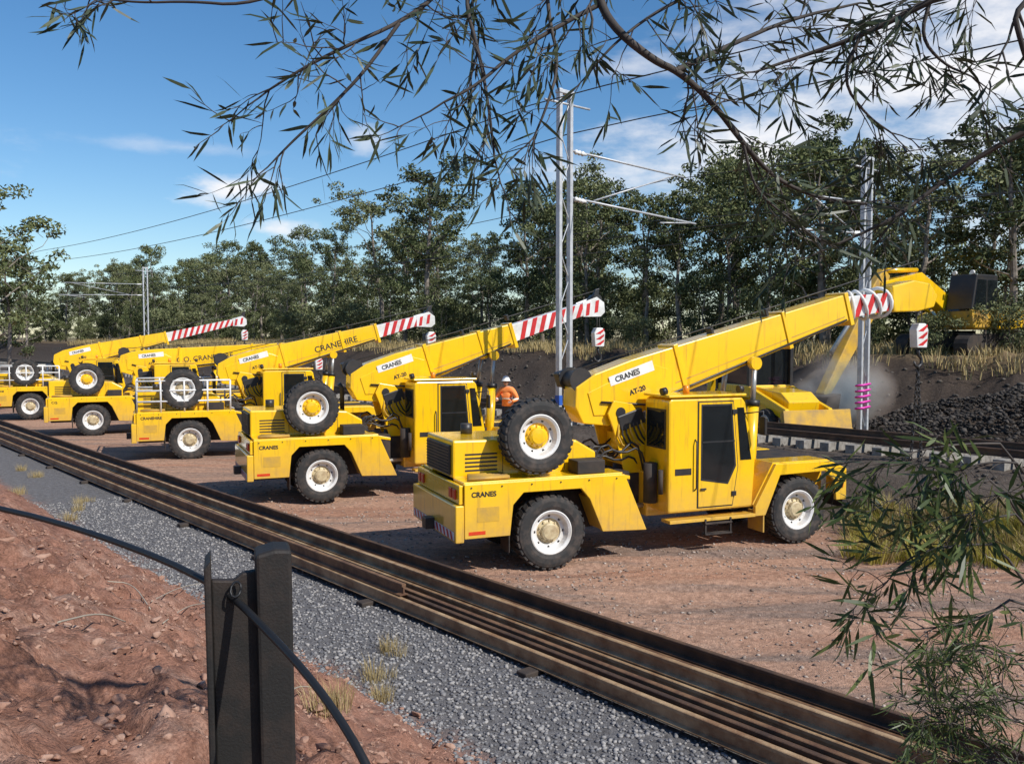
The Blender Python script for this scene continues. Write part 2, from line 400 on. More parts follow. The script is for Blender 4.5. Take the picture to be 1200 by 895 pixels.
def wheel(name,parent,x,y,z,side=-1,spare=None,sc=1,rot=0):
    e=empty(name,(x,y,z),parent,(0,random.random()*3,0) if side<0 else (0,random.random()*3,math.pi)); e.scale=(sc,sc,sc)
    for nm,me in(('tyre',TYRE),('rim',spare or RIM)):
        o=bpy.data.objects.new(nm,me); COL.objects.link(o); o.parent=e
    return e

# ---------------------------------------------------------------- crane
wheelbase=5.35
AMB=mat('amber_lamp',(.9,.3,.02),.3)
def plateside(name,prof,y,m,parent,t=.004):
    return prism(name,prof,y-t/2,y+t/2,m,parent,bevel=0)
def crane(name,x,y,head,ang=15,L=8.6,railing=False,label='CRANE HIRE',big=None,bigx=1.75,tipdrop=0,hook=1.0,stripes=True,yhead=False,wstart=5.6,spare=(-.2,2.33),srim=None):
    C=empty(name,(x,y,0),None,(0,0,head))
    prof=[(-1.62,.68),(-.80,.68),(-.74,1.2),(-.55,1.40),(.55,1.40),(.72,1.2),(.98,.60),(1.88,.56),(1.42,1.60),(-1.62,1.60)]
    for sy in(-1,1):
        prism('rear_mudguard',prof,sy*1.27,sy*1.17,YEL,C)
        prism('rear_mudguard_top',[(-1.6,1.565),(1.40,1.565),(1.44,1.62),(-1.6,1.62)],sy*1.165,sy*.62,YEL,C)
        prism('rear_mudguard_front',[(.98,.62),(1.85,.60),(1.42,1.56),(.75,1.2)],sy*1.165,sy*.75,YEL,C)
        box('rear_tool_box',-1.6,-.83,sy*1.165,sy*.62,.70,1.56,YEL,C)
        box('mud_flap',-.78,-.755,sy*1.15,sy*.75,.35,.9,DRK,C)
    box('rear_chassis',-1.58,1.9,-.6,.6,.55,1.53,DRK,C)
    box('rear_counterweight',-1.78,-1.625,-1.27,1.27,.62,1.25,YEL,C,.02)
    box('rear_panel',-1.70,-1.625,-1.22,1.22,1.26,1.58,YEL,C,.015)
    box('tow_hitch',-1.95,-1.78,-.12,.12,.65,.85,BLK,C)
    box('hazard_strip',-1.787,-1.783,-1.2,1.2,.66,.80,WHT,C,0)
    for k in range(12):
        yy=-1.15+k*.195
        mk('hazard_red',[(-1.791,yy,.665),(-1.791,yy+.09,.665),(-1.791,yy+.17,.795),(-1.791,yy+.08,.795)],[(0,1,2,3)],RED,C)
    for sy in(-1,1):
        for k in range(2): box('tail_lamp',-1.735,-1.702,sy*(1.02-k*.2)-.07,sy*(1.02-k*.2)+.07,1.33,1.5,ORG,C,.01)
    prism('engine_cover',[(-1.62,1.61),(1.15,1.61),(1.15,1.95),(.75,2.18),(-.3,2.25),(-1.62,2.27)],-.66,.85,YEL,C,.035)
    box('radiator_grille_frame',-1.66,-1.622,-.56,.75,1.66,2.18,BLK,C,.01)
    for k in range(9): box('grille_slat',-1.675,-1.662,-.53,.72,1.69+k*.054,1.71+k*.054,DRK,C,0)
    for k in range(3): plateside('engine_door_seam',[(-.7+k*.6,1.66),(-.69+k*.6,1.66),(-.69+k*.6,2.12),(-.7+k*.6,2.12)],-.663,DRK,C)
    for k in range(5): plateside('engine_vent',[(-1.4,1.72+k*.07),(-.8,1.72+k*.07),(-.8,1.75+k*.07),(-1.4,1.75+k*.07)],-.663,BLK,C)
    tube('exhaust',[(.9,.55,2.0),(.9,.55,2.7),(.82,.55,2.82)],.06,BLK,C)
    tube('air_intake',[(-1.0,.4,2.25),(-1.0,.4,2.45)],.11,BLK,C)
    text('side_label',label.split()[0],.12,(-1.50,-1.273,1.38),BLK,C)
    plateside('side_reflector',[(-1.55,.74),(-1.25,.74),(-1.25,.80),(-1.55,.80)],-1.272,ORG,C)
    plateside('side_vent',[(-1.4,.95),(-1.0,.95),(-1.0,1.2),(-1.4,1.2)],-1.272,YELD,C)
    for k in range(6): tube('guard_bolt',[(-1.5+k*.55,-1.27,1.54),(-1.5+k*.55,-1.285,1.54)],.014,DRK,C,6)
    box('deck_box',.55,1.1,-1.12,-.72,1.62,1.86,DRK,C,.02)
    for k in range(5): tube('timber_pad',[(-1.5+.03*k,-1.1+k*.09,1.66),(-.75,-1.1+k*.09,1.66)],.035,YELD,C,6)
    wheel('spare_wheel',C,spare[0],-.98,spare[1],-1,srim or RIMY)
    box('spare_bracket',spare[0]-.12,spare[0]+.12,-.9,-.62,1.62,spare[1]+.2,YEL,C)
    for wx in(0,wheelbase):
        wheel('wheel',C,wx,-1.03,.655,-1); wheel('wheel',C,wx,1.03,.655,1)
        tube('axle',[(wx,-.9,.655),(wx,.9,.655)],.12,DRK,C); 
    tube('articulation_pin',[(2.05,0,.55),(2.05,0,1.6)],.16,BLK,C)
    box('articulation_yoke',1.85,2.35,-.35,.35,.7,1.45,DRK,C)
    for sy in(-1,1): tube('steering_ram',[(1.3,sy*.7,.85),(2.4,sy*.45,.85)],.05,CHR,C,10)
    prism('deck_slope',[(1.16,1.61),(1.9,1.45),(1.9,1.38),(1.16,1.5)],-.62,.62,YEL,C)
    for k in range(9):
        yy=-.62+k*.14; w_=math.sin(k*2.3)
        tube('hydraulic_hose',smooth([Vector((1.12,yy,1.7)),Vector((1.4,yy-.05,2.0+.15*w_)),Vector((1.75,yy+.08*w_,1.75+.12*math.cos(k))),Vector((2.1,yy,2.0+.2*w_)),Vector((2.3,yy+.05,1.5))],1),.022,BLK,C,8)
    prism('front_chassis',[(2.25,.65),(6.3,.65),(6.45,.85),(6.45,1.35),(5.9,1.5),(2.25,1.5)],-.62,.62,YEL,C,.03)
    box('front_deck',4.45,6.3,-.62,.62,1.505,1.60,DRK,C)
    fp=[(4.28,.62),(4.52,.62),(4.86,1.38),(5.98,1.40),(6.2,1.2),(6.25,.80),(6.5,.80),(6.5,1.42),(6.05,1.60),(4.76,1.60),(4.28,.80)]
    for sy in(-1,1):
        prism('front_mudguard',fp,sy*1.27,sy*1.19,YEL,C)
        prism('front_mudguard_top',[(4.30,.80),(4.76,1.57),(6.04,1.57),(6.48,1.40),(6.5,1.44),(6.06,1.62),(4.74,1.62),(4.27,.84)],sy*1.185,sy*.64,YEL,C,.005)
        box('head_lamp_box',6.46,6.56,sy*.72,sy*1.18,.92,1.32,YEL,C)
        tube('head_lamp',[(6.55,sy*.95,1.14),(6.60,sy*.95,1.14)],.10,WHT,C)
        box('side_marker',6.3,6.42,sy*1.272,sy*1.29,1.05,1.15,AMB,C,.004)
    box('mud_flap_front',4.50,4.53,-1.22,-.75,.28,.66,YELD,C,0)
    box('front_bumper',6.46,6.62,-1.2,1.2,.62,.86,BLK,C)
    prism('side_step',[(2.35,.62),(4.26,.62),(4.26,.68),(2.35,.68)],-1.3,-1.0,YEL,C,.005)
    box('fuel_tank',2.55,4.2,.65,1.2,.65,1.45,YEL,C,.04)
    box('left_locker',2.6,4.2,.65,1.15,1.46,2.0,YEL,C,.03)
    y0,y1=-1.22,-.36
    cabp=[(2.36,.80),(4.24,.80),(4.30,1.62),(4.06,2.82),(3.98,2.92),(2.42,2.92),(2.36,2.86)]
    prism('cab_body',cabp,y0,y1,YEL,C,.045)
    box('cab_roof_rim',2.34,4.06,y0-.03,y1+.03,2.935,2.985,YEL,C,.02)
    tube('beacon_lamp',[(3.0,-.8,2.99),(3.0,-.8,3.14)],.06,AMB,C)
    tube('work_lamp',[(4.0,-1.05,3.06),(4.1,-1.05,3.06)],.07,BLK,C)
    tube('work_lamp',[(2.40,-1.05,3.06),(2.30,-1.05,3.04)],.07,BLK,C)
    yy=y0-.006
    plateside('door_seam',[(2.98,.86),(3.78,.86),(3.90,1.6),(3.78,2.86),(2.98,2.86)],yy+.002,DRK,C,.004)
    plateside('door_panel',[(3.005,.885),(3.76,.885),(3.875,1.6),(3.76,2.835),(3.005,2.835)],yy-.006,YEL,C,.012)
    plateside('door_seal',[(3.05,1.38),(3.66,1.28),(3.84,1.62),(3.735,2.80),(3.05,2.80)],yy-.014,BLK,C,.004)
    plateside('door_glass',[(3.085,1.42),(3.64,1.32),(3.80,1.64),(3.705,2.765),(3.085,2.765)],yy-.019,GLS,C,.004)
    plateside('door_glass_bar',[(3.07,2.08),(3.80,2.08),(3.80,2.11),(3.07,2.11)],yy-.023,BLK,C,.004)
    plateside('quarter_glass',[(3.95,1.72),(4.20,1.72),(4.01,2.72),(3.86,2.72)],yy,GLS,C,.006)
    plateside('lower_cab_decal',[(2.5,1.5),(2.85,1.5),(2.85,1.62),(2.5,1.62)],yy,BLK,C,.004)
    box('door_handle',3.04,3.16,yy-.045,yy-.02,1.2,1.235,BLK,C,.005)
    for zz in(1.05,2.6): box('door_hinge',3.74,3.84,yy-.035,yy-.012,zz,zz+.09,BLK,C,.004)
    box('rear_window_seal',2.345,2.358,y0+.10,y1-.10,1.98,2.72,BLK,C,0)
    box('rear_window',2.338,2.344,y0+.14,y1-.14,2.02,2.68,GLS,C,0)
    mk('windscreen',[(4.315,y0+.08,1.68),(4.315,y1-.08,1.68),(4.08,y1-.08,2.80),(4.08,y0+.08,2.80)],[(0,1,2,3)],GLS,C)
    tube('grab_rail',[(2.93,y0-.0,1.2),(2.93,y0-.06,1.25),(2.93,y0-.06,2.1),(2.93,y0,2.15)],.014,BLK,C,8)
    tube('mirror_arm',[(4.02,y0,2.6),(4.3,y0-.22,2.65),(4.3,y0-.22,2.25)],.014,BLK,C,8)
    box('mirror',4.27,4.33,y0-.31,y0-.13,2.2,2.55,BLK,C,.02)
    for k in range(2): box('step',3.1,3.7,-1.34,-1.2,.36+k*.2,.39+k*.2,DRK,C,.005)
    for xx in(3.12,3.68): box('step_hanger',xx-.015,xx+.015,-1.32,-1.28,.36,.66,DRK,C,0)
    tube('air_cleaner',[(2.24,-.78,.95),(2.24,-.78,1.7)],.13,DRK,C)
    tube('gas_strut',[(2.28,-1.08,1.15),(2.28,-1.08,1.6)],.045,DRK,C)
    px_,pz_=1.85,2.62
    for yy2 in(-.33,.43):
        prism('boom_tower',[(1.95,1.45),(3.1,1.45),(2.35,2.45),(2.1,2.78),(1.7,2.85),(1.58,2.6),(1.7,2.3)],yy2,yy2+.05,YEL,C)
    box('tower_brace',1.95,2.2,-.27,.42,1.6,2.2,YEL,C)
    B=empty('boom',(px_,.07,pz_),C,(0,-R(ang),0))
    tube('boom_pivot_pin',[(0,-.42,0),(0,.42,0)],.10,BLK,B)
    w=.27; be=wstart+.12; k_=lambda a:1.1+(a-1.1)*(be-1.1)/5.0
    base=[(-.75,.02),(-.82,.38),(-.70,.72),(-.25,.84),(.6,.86),(k_(4.3),.70),(be,.62),(be,.06),(k_(3.6),-.02),(k_(2.3),-.10),(1.1,-.12),(.2,-.22),(-.25,-.20)]
    prism('boom_base_section',base,-w,w,YEL,B,.02)
    prism('boom_side_plate',[(-.5,.1),(-.5,.55),(.9,.70),(1.3,.45),(1.0,.02),(.2,-.12)],-w-.02,-w-.001,YEL,B,.006)
    plateside('boom_label_plate',[(.0,.52),(1.0,.52),(1.0,.72),(.0,.70)],-w-.023,WHT,B)
    if big: text('boom_label',big,.30,(bigx,-w-.003,.20),BLK,B)
    text('boom_plate_text','CRANES',.15,(.12,-w-.027,.56),BLK,B)
    text('boom_small_text','AT-20',.14,(.35,-w-.025,.22),BLK,B)
    for xx,zt in((k_(1.55),.82),(k_(4.28),.70),(be-.1,.62)):
        box('boom_collar',xx,xx+.10,-w-.03,w+.03,-.06,zt+.04,YEL,B,.01)
    plateside('boom_weld_strip',[(1.4,.12),(be-.2,.16),(be-.2,.18),(1.4,.14)],-w-.004,YELD,B)
    tube('winch_drum',[(-.55,-.22,.82),(-.55,.22,.82)],.17,ROPE,B,20)
    for yy2 in(-.25,.22): tube('winch_flange',[(-.55,yy2,.82),(-.55,yy2+.03,.82)],.23,BLK,B,20)
    box('winch_motor',-.75,-.35,.25,.5,.7,1.0,BLK,B,.03)
    tube('hoist_rope',[(-.45,0,1.0),(be*.65,0,.86),(L+.3,0,.72)],.012,ROPE,B,6)
    for xx in(2.6,4.0): 
        box('rope_guide',xx,xx+.06,-.1,.1,.72,.88,BLK,B,.005)
    tube('boom_hose',[(-.3,-w-.05,.3),(.6,-w-.06,-.05),(2.2,-w-.05,.0),(be-.2,-w-.04,.10)],.022,BLK,B,8)
    box('hydraulic_valve_block',-.1,.45,-w-.16,-w-.03,-.35,-.05,BLK,B,.02)
    for k in range(8): tube('pivot_hose',smooth([Vector((-.05+k*.07,-w-.1,-.1)),Vector((-.25+k*.1,-w-.2,-.5)),Vector((.1+k*.07,-w-.08,-.85)),Vector((.2+k*.05,-w+.1,-1.2))],1),.02,[YELD,BLK,BLK][k%3],B,8)
    E=empty('boom_extension',(wstart,0,.34),B,(0,R(tipdrop),0)); LE=L-wstart
    h0,h1=.25,.16; we=.21
    prism('boom_inner_section',[(-.3,-h0),(LE,-h1),(LE,h1),(-.3,h0)],-we,we,WHT,E,.012)
    if stripes:
        k=.25
        q=lambda a:h0+(h1-h0)*(a/LE)-.012
        while k<LE-.5:
            for sy in(-1,1):
                plateside('red_stripe',[(k,-q(k)),(k+.15,-q(k)),(k+.40,q(k)),(k+.25,q(k))],sy*(we+.004),RED,E)
            k+=.31
    if yhead:
        prism('boom_head',[(LE-.9,-.24),(LE-.2,-.30),(LE+.28,-.26),(LE+.42,-.02),(LE+.22,.28),(LE-.25,.40),(LE-.9,.34)],-.27,.27,YEL,E,.03)
        for k in range(4): tube('wrapped_sling',[(.35+k*.28+.12*math.cos(a+k),(we+.05)*math.cos(a)*1.0,(h0+.07)*math.sin(a)) for a in np.linspace(0,6.28,17)],.04,WHT,E,6)
    else:
        for yy2 in(-.22,.19): prism('boom_head_plate',[(LE-.5,-.20),(LE+.05,-.36),(LE+.22,-.28),(LE+.28,.0),(LE+.1,.22),(LE-.4,.2)],yy2,yy2+.03,WHT,E,.008)
        for k in range(2): plateside('red_head_stripe',[(LE-.42+k*.3,-.2),(LE-.30+k*.3,-.2),(LE-.16+k*.3,.12),(LE-.28+k*.3,.12)],-.224,RED,E)
        prism('head_lug',[(LE,.15),(LE+.22,.15),(LE+.35,.42),(LE+.2,.42)],-.05,.05,BLK,E,.01)
    for zz in(-.12,.14): tube('head_sheave',[(LE+.12,-.17,zz),(LE+.12,.17,zz)],.15,BLK,E,20)
    aL=3.15
    topx=px_+aL*math.cos(R(ang))+.1*math.sin(R(ang)); topz=pz_+aL*math.sin(R(ang))-.02
    for sy in(-1,1):
        b0=Vector((4.62,.07+sy*.66,.95)); t0=Vector((topx,.07+sy*.46,topz)); dirv=(t0-b0); ln=dirv.length; dirv.normalize()
        mid=b0+dirv*min(ln-.25,1.75)
        tube('lift_cylinder',[b0,mid],.125,YEL,C,18); tube('lift_gland',[mid-dirv*.02,mid+dirv*.10],.14,BLK,C,18)
        tube('lift_rod',[mid,t0],.055,CHR,C,14)
        tube('lift_lug',[t0-Vector((0,.07,0)),t0+Vector((0,.07,0))],.13,YEL,C,14)
        box('lift_foot',4.45,4.8,.07+sy*.66-.14,.07+sy*.66+.14,.7,1.0,YEL,C)
    tube('lift_cross_pin',[(topx,-.42,topz),(topx,.56,topz)],.06,BLK,C)
    bpy.context.view_layer.update()
    tipw=C.matrix_world.inverted() @ (E.matrix_world @ Vector((LE+.12,0,-.25)))
    H=empty('hook_block',tipw-Vector((0,0,hook)),C)
    for yy2 in(-.07,.07): tube('hoist_fall',[(0,yy2,0.1),(0,yy2,hook)],.013,ROPE,H,6)
    prism('hook_block_cheek',[(-.15,-.25),(.15,-.25),(.18,.15),(.1,.3),(-.1,.3),(-.18,.15)],-.11,.11,WHT,H,.02)
    for k in range(3): plateside('hook_stripe',[(-.14,-.2+k*.16),(.02,-.2+k*.16),(.14,-.10+k*.16),(.14,-.04+k*.16)],-.114,RED,H)
    tube('hook',[(0,0,-.25),(0,0,-.42),(.09,0,-.50),(.10,0,-.62),(0,0,-.70),(-.10,0,-.64),(-.12,0,-.55)],[.04,.035,.035,.04,.045,.035,.015],BLK,H,8)
    if railing:
        for (a,b_) in(((-1.6,-1.15),(1.3,-1.15)),((-1.6,1.15),(1.3,1.15)),((-1.6,-1.15),(-1.6,1.15))):
            for zz in(1.95,2.3,2.62):
                tube('guard_rail',[(a[0],a[1],zz),(b_[0],b_[1],zz)],.03,WHT,C,8)
            for k in range(5):
                q=k/4; xx=a[0]+(b_[0]-a[0])*q; yy3=a[1]+(b_[1]-a[1])*q
                tube('guard_post',[(xx,yy3,1.6),(xx,yy3,2.62)],.03,WHT,C,8)
    return C
HD=R(22.3)
def place(px_wheel,D):
    X=(px_wheel-600)/FPX*D; lat=Vector((-math.sin(HD),math.cos(HD)))
    return X+lat.x*1.22, D+lat.y*1.22
x,y=place(647,15.3); c1=crane('mobile_crane',x,y,HD,ang=17,L=8.15,label='CRANES',tipdrop=10,hook=.65,yhead=True,wstart=5.9,stripes=True)
x,y=place(375,21.6); c2=crane('mobile_crane',x,y,HD+R(1),ang=17.5,L=6.75,label='CRANES',hook=.75,wstart=3.9)
x,y=place(221,29.2); c3=crane('mobile_crane',x,y,HD,ang=15,L=7.0,label='CRANEHIRE',big='CRANEHIRE',bigx=2.6,railing=True,hook=.6,wstart=4.9,srim=RIMW)
x,y=place(106,36.2); c4=crane('mobile_crane',x,y,HD+R(2),ang=5,L=7.6,label='C.Q. CRANE HIRE',big='C.Q. CRANE HIRE',bigx=1.5,hook=.6,wstart=6.6)
x,y=place(34,43.5); c5=crane('mobile_crane',x,y,HD,ang=13.5,L=8.6,label='CRANE',railing=True,hook=.6,wstart=4.6,srim=RIMW)
hb=[o for o in c1.children if o.name.startswith('hook_block')][0]
V=[];F=[]
for k in range(26):
    for q in(-1,1):
        zz=-.72-k*.085; a=Vector((q*.02*k/3,0,zz))
        ax=Vector((.03,0,0)) if k%2 else Vector((0,.03,0))
        pts=[a+ax*math.cos(t)+Vector((0,0,.055*math.sin(t))) for t in np.linspace(0,6.283,9)]
        tubegeo(pts,.014,5,V,F)
mk('chain_sling',V,F,BLK,hb)

# ---------------------------------------------------------------- catenary masts
PINK=mat('pink_tape',(.8,.05,.45),.5); BLU=mat('blue_tag',(.03,.12,.5),.5)
def mast(name,base,h,armdir,levels,tape=False):
    M=empty(name,base,None,(0,0,math.atan2(armdir.y,armdir.x)))
    for q in(-.19,.19): box('column',q-.05,q+.05,-.07,.07,0,h,GAL,M,.008)
    V=[];F=[]; z=.3; sgn=1
    while z<h-.5:
        tubegeo([(-.17*sgn,0,z),(.17*sgn,0,z+.75)],.014,5,V,F); z+=.75; sgn=-sgn
    mk('lacing',V,F,GAL,M)
    box('mast_cap',-.26,.26,-.09,.09,h-.12,h-.02,GAL,M)
    box('mast_foot',-.4,.4,-.3,.3,-.1,.12,CONC,M,.02)
    for (z,ln,dz) in levels:
        tube('cantilever_tube',[(.2,0,z),(ln,0,z+dz)],.03,GAL,M,8)
        tube('insulator',[(.35,0,z+dz*.1)]+[(.35+.06*i,0,z+dz*(.1+.02*i)) for i in range(1,8)],[.04,.07,.04,.07,.04,.07,.04,.04],WHT,M,10)
    z0=levels[0][0]; z1=levels[1][0]
    tube('cantilever_stay',[(levels[1][1]*.2,0,z1),(levels[0][1]*.92,0,z0+levels[0][2])],.022,GAL,M,8)
    tube('dropper_arm',[(levels[1][1]*.95,0,z1+levels[1][2]),(levels[1][1]*.7,0,z1-.35)],.02,GAL,M,8)
    tube('cross_bracket',[(-.7,0,h-.35),(.9,0,h-.35)],.03,GAL,M,8)
    if tape:
        for k in range(5): tube('survey_tape',[(-.26,-.09,.85+k*.17),(.26,-.09,.93+k*.17),(.26,.09,.95+k*.17),(-.26,.09,.98+k*.17)],.03,PINK,M,6)
    else:
        for q in(-.19,.19): box('blue_tag',q-.056,q+.056,-.08,.08,2.3,2.55,BLU,M,0)
    return M
mast('catenary_mast',Vector((1.35,23,0)),10.35,NV,[(8.85,4.8,-.15),(7.65,5.4,-.25)])
mast('catenary_mast',Vector((412/FPX*26.4,26.4,1.0)),8.35,-NV,[(7.0,3.2,-.1),(6.1,3.6,-.15)],tape=True)
mast('catenary_mast',W(28.5,86,1.0),9.6,-NV,[(8.0,7,-.1),(7.0,7.5,-.2)])
we=empty('overhead_wires')
def wire(n,z,sag=.5,r=.012,s0=-40,s1=260,span=52,ph=16.6):
    pts=[]
    s=s0
    while s<=s1:
        q=((s-ph)%span)/span; pts.append(W(n,s,z-sag*4*q*(1-q))); s+=2.6
    tube('wire',pts,r,WIRE,we,5)
wire(15.4,10.0,r=.015); wire(16.7,9.45,r=.015); wire(20.7,8.7,sag=.7); wire(21.2,7.25,sag=.05); wire(22.8,7.9,sag=.6,ph=20); wire(22.5,7.0,sag=.05)

# ---------------------------------------------------------------- excavator
def dig():
    b0=Vector((17.9,35.6,3.30)); tgt=Vector((10.9,31.0,0)); hd=math.atan2(tgt.y-b0.y,tgt.x-b0.x)
    X=empty('excavator',b0,None,(0,0,hd))
    for sy in(-1,1):
        pr=[]
        for a in np.linspace(math.pi/2,3*math.pi/2,8): pr.append((-1.6+.42*math.cos(a),.42+.42*math.sin(a)))
        for a in np.linspace(-math.pi/2,math.pi/2,8): pr.append((1.6+.42*math.cos(a),.42+.42*math.sin(a)))
        prism('track',pr,sy*.95,sy*1.5,DRK,X,.01)
        for k in range(16): box('track_pad',-1.6+k*.21,-1.48+k*.21,sy*1.22-.29,sy*1.22+.29,.84,.88,BLK,X,0)
    box('undercarriage',-1,1,-.95,.95,.35,.8,DRK,X)
    tube('slew_ring',[(0,0,.8),(0,0,1.0)],.6,BLK,X,24)
    prism('engine_house',[(-2.3,1.05),(.9,1.05),(.9,1.6),(-.3,1.95),(-2.2,1.95),(-2.45,1.6)],-1.3,1.3,YEL,X,.05)
    prism('cab_lower',[(-.3,1.1),(1.35,1.1),(1.5,1.8),(-.3,1.8)],.3,1.35,YELD,X,.04)
    prism('cab',[(-.3,1.8),(1.5,1.8),(1.2,3.15),(-.3,3.15)],.3,1.35,BLK,X,.04)
    prism('cab_glazing',[(-.2,1.85),(.45,1.85),(.45,2.95),(-.2,2.95)],.28,1.37,GLS,X,.01)
    prism('cab_glazing',[(.55,1.85),(1.38,1.85),(1.15,2.95),(.55,2.95)],.28,1.37,GLS,X,.01)
    mk('cab_front_glass',[(1.51,.4,1.75),(1.51,1.25,1.75),(1.23,1.25,3.0),(1.23,.4,3.0)],[(0,1,2,3)],GLS,X)
    tube('work_lamp',[(1.2,.5,3.22),(1.3,.5,3.22)],.08,WHT,X); tube('work_lamp',[(1.2,1.2,3.22),(1.3,1.2,3.22)],.08,WHT,X)
    prism('main_boom',[(.3,1.2),(1.0,2.3),(3.0,3.2),(5.5,2.75),(5.5,2.4),(3.1,2.65),(1.3,1.7),(.7,1.2)],-.25,.25,YEL,X,.03)
    prism('stick',[(4.9,3.0),(5.3,3.25),(5.9,2.6),(8.6,-1.2),(8.35,-1.4),(5.4,1.9)],-.18,.18,YELD,X,.03)
    tube('boom_cylinder',[(1.0,-.35,1.3),(2.9,-.35,2.7)],.09,YEL,X)
    tube('stick_cylinder',[(3.0,0,3.3),(4.9,0,3.2)],.09,YEL,X)
    tube('bucket_cylinder',[(5.6,0,2.7),(8.0,0,.2)],.08,CHR,X)
    prism('bucket',[(8.2,-1.2),(8.9,-1.3),(9.2,-1.9),(8.8,-2.4),(8.2,-2.5),(7.6,-2.3),(8.2,-2.0),(8.3,-1.7)],-.6,.6,DRK,X,.02)
    for k in range(5): prism('bucket_tooth',[(7.65,-2.36),(7.35,-2.28),(7.65,-2.24)],-.55+k*.25,-.45+k*.25,GAL,X,0)
    box('counterweight',-2.75,-2.3,-1.25,1.25,1.1,1.9,YELD,X,.1)
    m=bpy.data.materials.new('dust'); m.use_nodes=True; nt=m.node_tree; nt.nodes.clear()
    out=N(nt,'ShaderNodeOutputMaterial'); vs=N(nt,'ShaderNodeVolumeScatter'); vs.inputs['Color'].default_value=(.8,.62,.5,1)
    tc=N(nt,'ShaderNodeTexCoord'); ln=N(nt,'ShaderNodeVectorMath',operation='LENGTH'); nt.links.new(tc.outputs['Object'],ln.inputs[0])
    no=N(nt,'ShaderNodeTexNoise'); no.inputs['Scale'].default_value=1.6; no.inputs['Detail'].default_value=2; nt.links.new(tc.outputs['Object'],no.inputs['Vector'])
    a1=N(nt,'ShaderNodeMapRange'); a1.inputs[1].default_value=.95; a1.inputs[2].default_value=.2; nt.links.new(ln.outputs['Value'],a1.inputs[0])
    a2=N(nt,'ShaderNodeMapRange'); a2.inputs[1].default_value=.35; a2.inputs[2].default_value=.65; a2.inputs[4].default_value=3.0; nt.links.new(no.outputs['Fac'],a2.inputs[0])
    a3=N(nt,'ShaderNodeMath',operation='MULTIPLY'); nt.links.new(a1.outputs[0],a3.inputs[0]); nt.links.new(a2.outputs[0],a3.inputs[1]); nt.links.new(a3.outputs[0],vs.inputs['Density']); nt.links.new(vs.outputs[0],out.inputs['Volume'])
    V,F=i2; o=mk('dust_cloud',[tuple(v) for v in V],[tuple(int(k) for k in f) for f in F],m); o.location=(11.6,31.0,2.2); o.scale=(2.0,1.4,1.6)
dig()
def backhoe():
    X=empty('backhoe_loader',(7.95,28.4,1.05),None,(0,0,R(-72)))
    prism('body',[(-1.5,.6),(2.2,.6),(2.3,1.1),(1.9,1.35),(.6,1.45),(-1.5,1.35)],-.55,.55,YEL,X,.04)
    for xx,r in((-.9,.95),(1.7,.65)):
        for sy in(-1,1): wheel('wheel',X,xx,sy*.85,r*.66,sy,None,r)
    for xx in(-1.3,.55):
        for sy in(-.75,.75): box('cab_post',xx-.06,xx+.06,sy-.06,sy+.06,1.3,2.85,BLK,X,.01)
    box('cab_lower',-1.35,.6,-.78,.78,1.1,1.5,YEL,X,.03)
    box('cab_roof',-1.45,.75,-.88,.88,2.85,2.98,BLK,X,.04)
    box('cab_glass',-1.27,.52,-.74,.74,1.5,2.83,GLS,X,.01)
    for sy in(-1,1): prism('loader_arm',[(.3,1.3),(.5,1.5),(2.5,.9),(2.9,.45),(2.6,.5)],sy*.68,sy*.82,YEL,X,.02)
    prism('loader_bucket',[(2.8,.2),(3.5,.15),(3.0,.35),(2.9,.9),(2.75,.8)],-1.15,1.15,YELD,X,.01)
    prism('hoe_boom',[(-1.6,.8),(-1.9,.9),(-2.6,2.6),(-2.3,2.8),(-2.1,2.4)],-.12,.12,YEL,X,.02)
    prism('hoe_dipper',[(-2.5,2.9),(-2.3,2.6),(-3.0,.9),(-3.2,1.0)],-.1,.1,YEL,X,.02)
    prism('hoe_bucket',[(-3.2,1.0),(-2.9,.9),(-2.7,.5),(-3.0,.3),(-3.4,.45)],-.3,.3,DRK,X,.02)
backhoe()

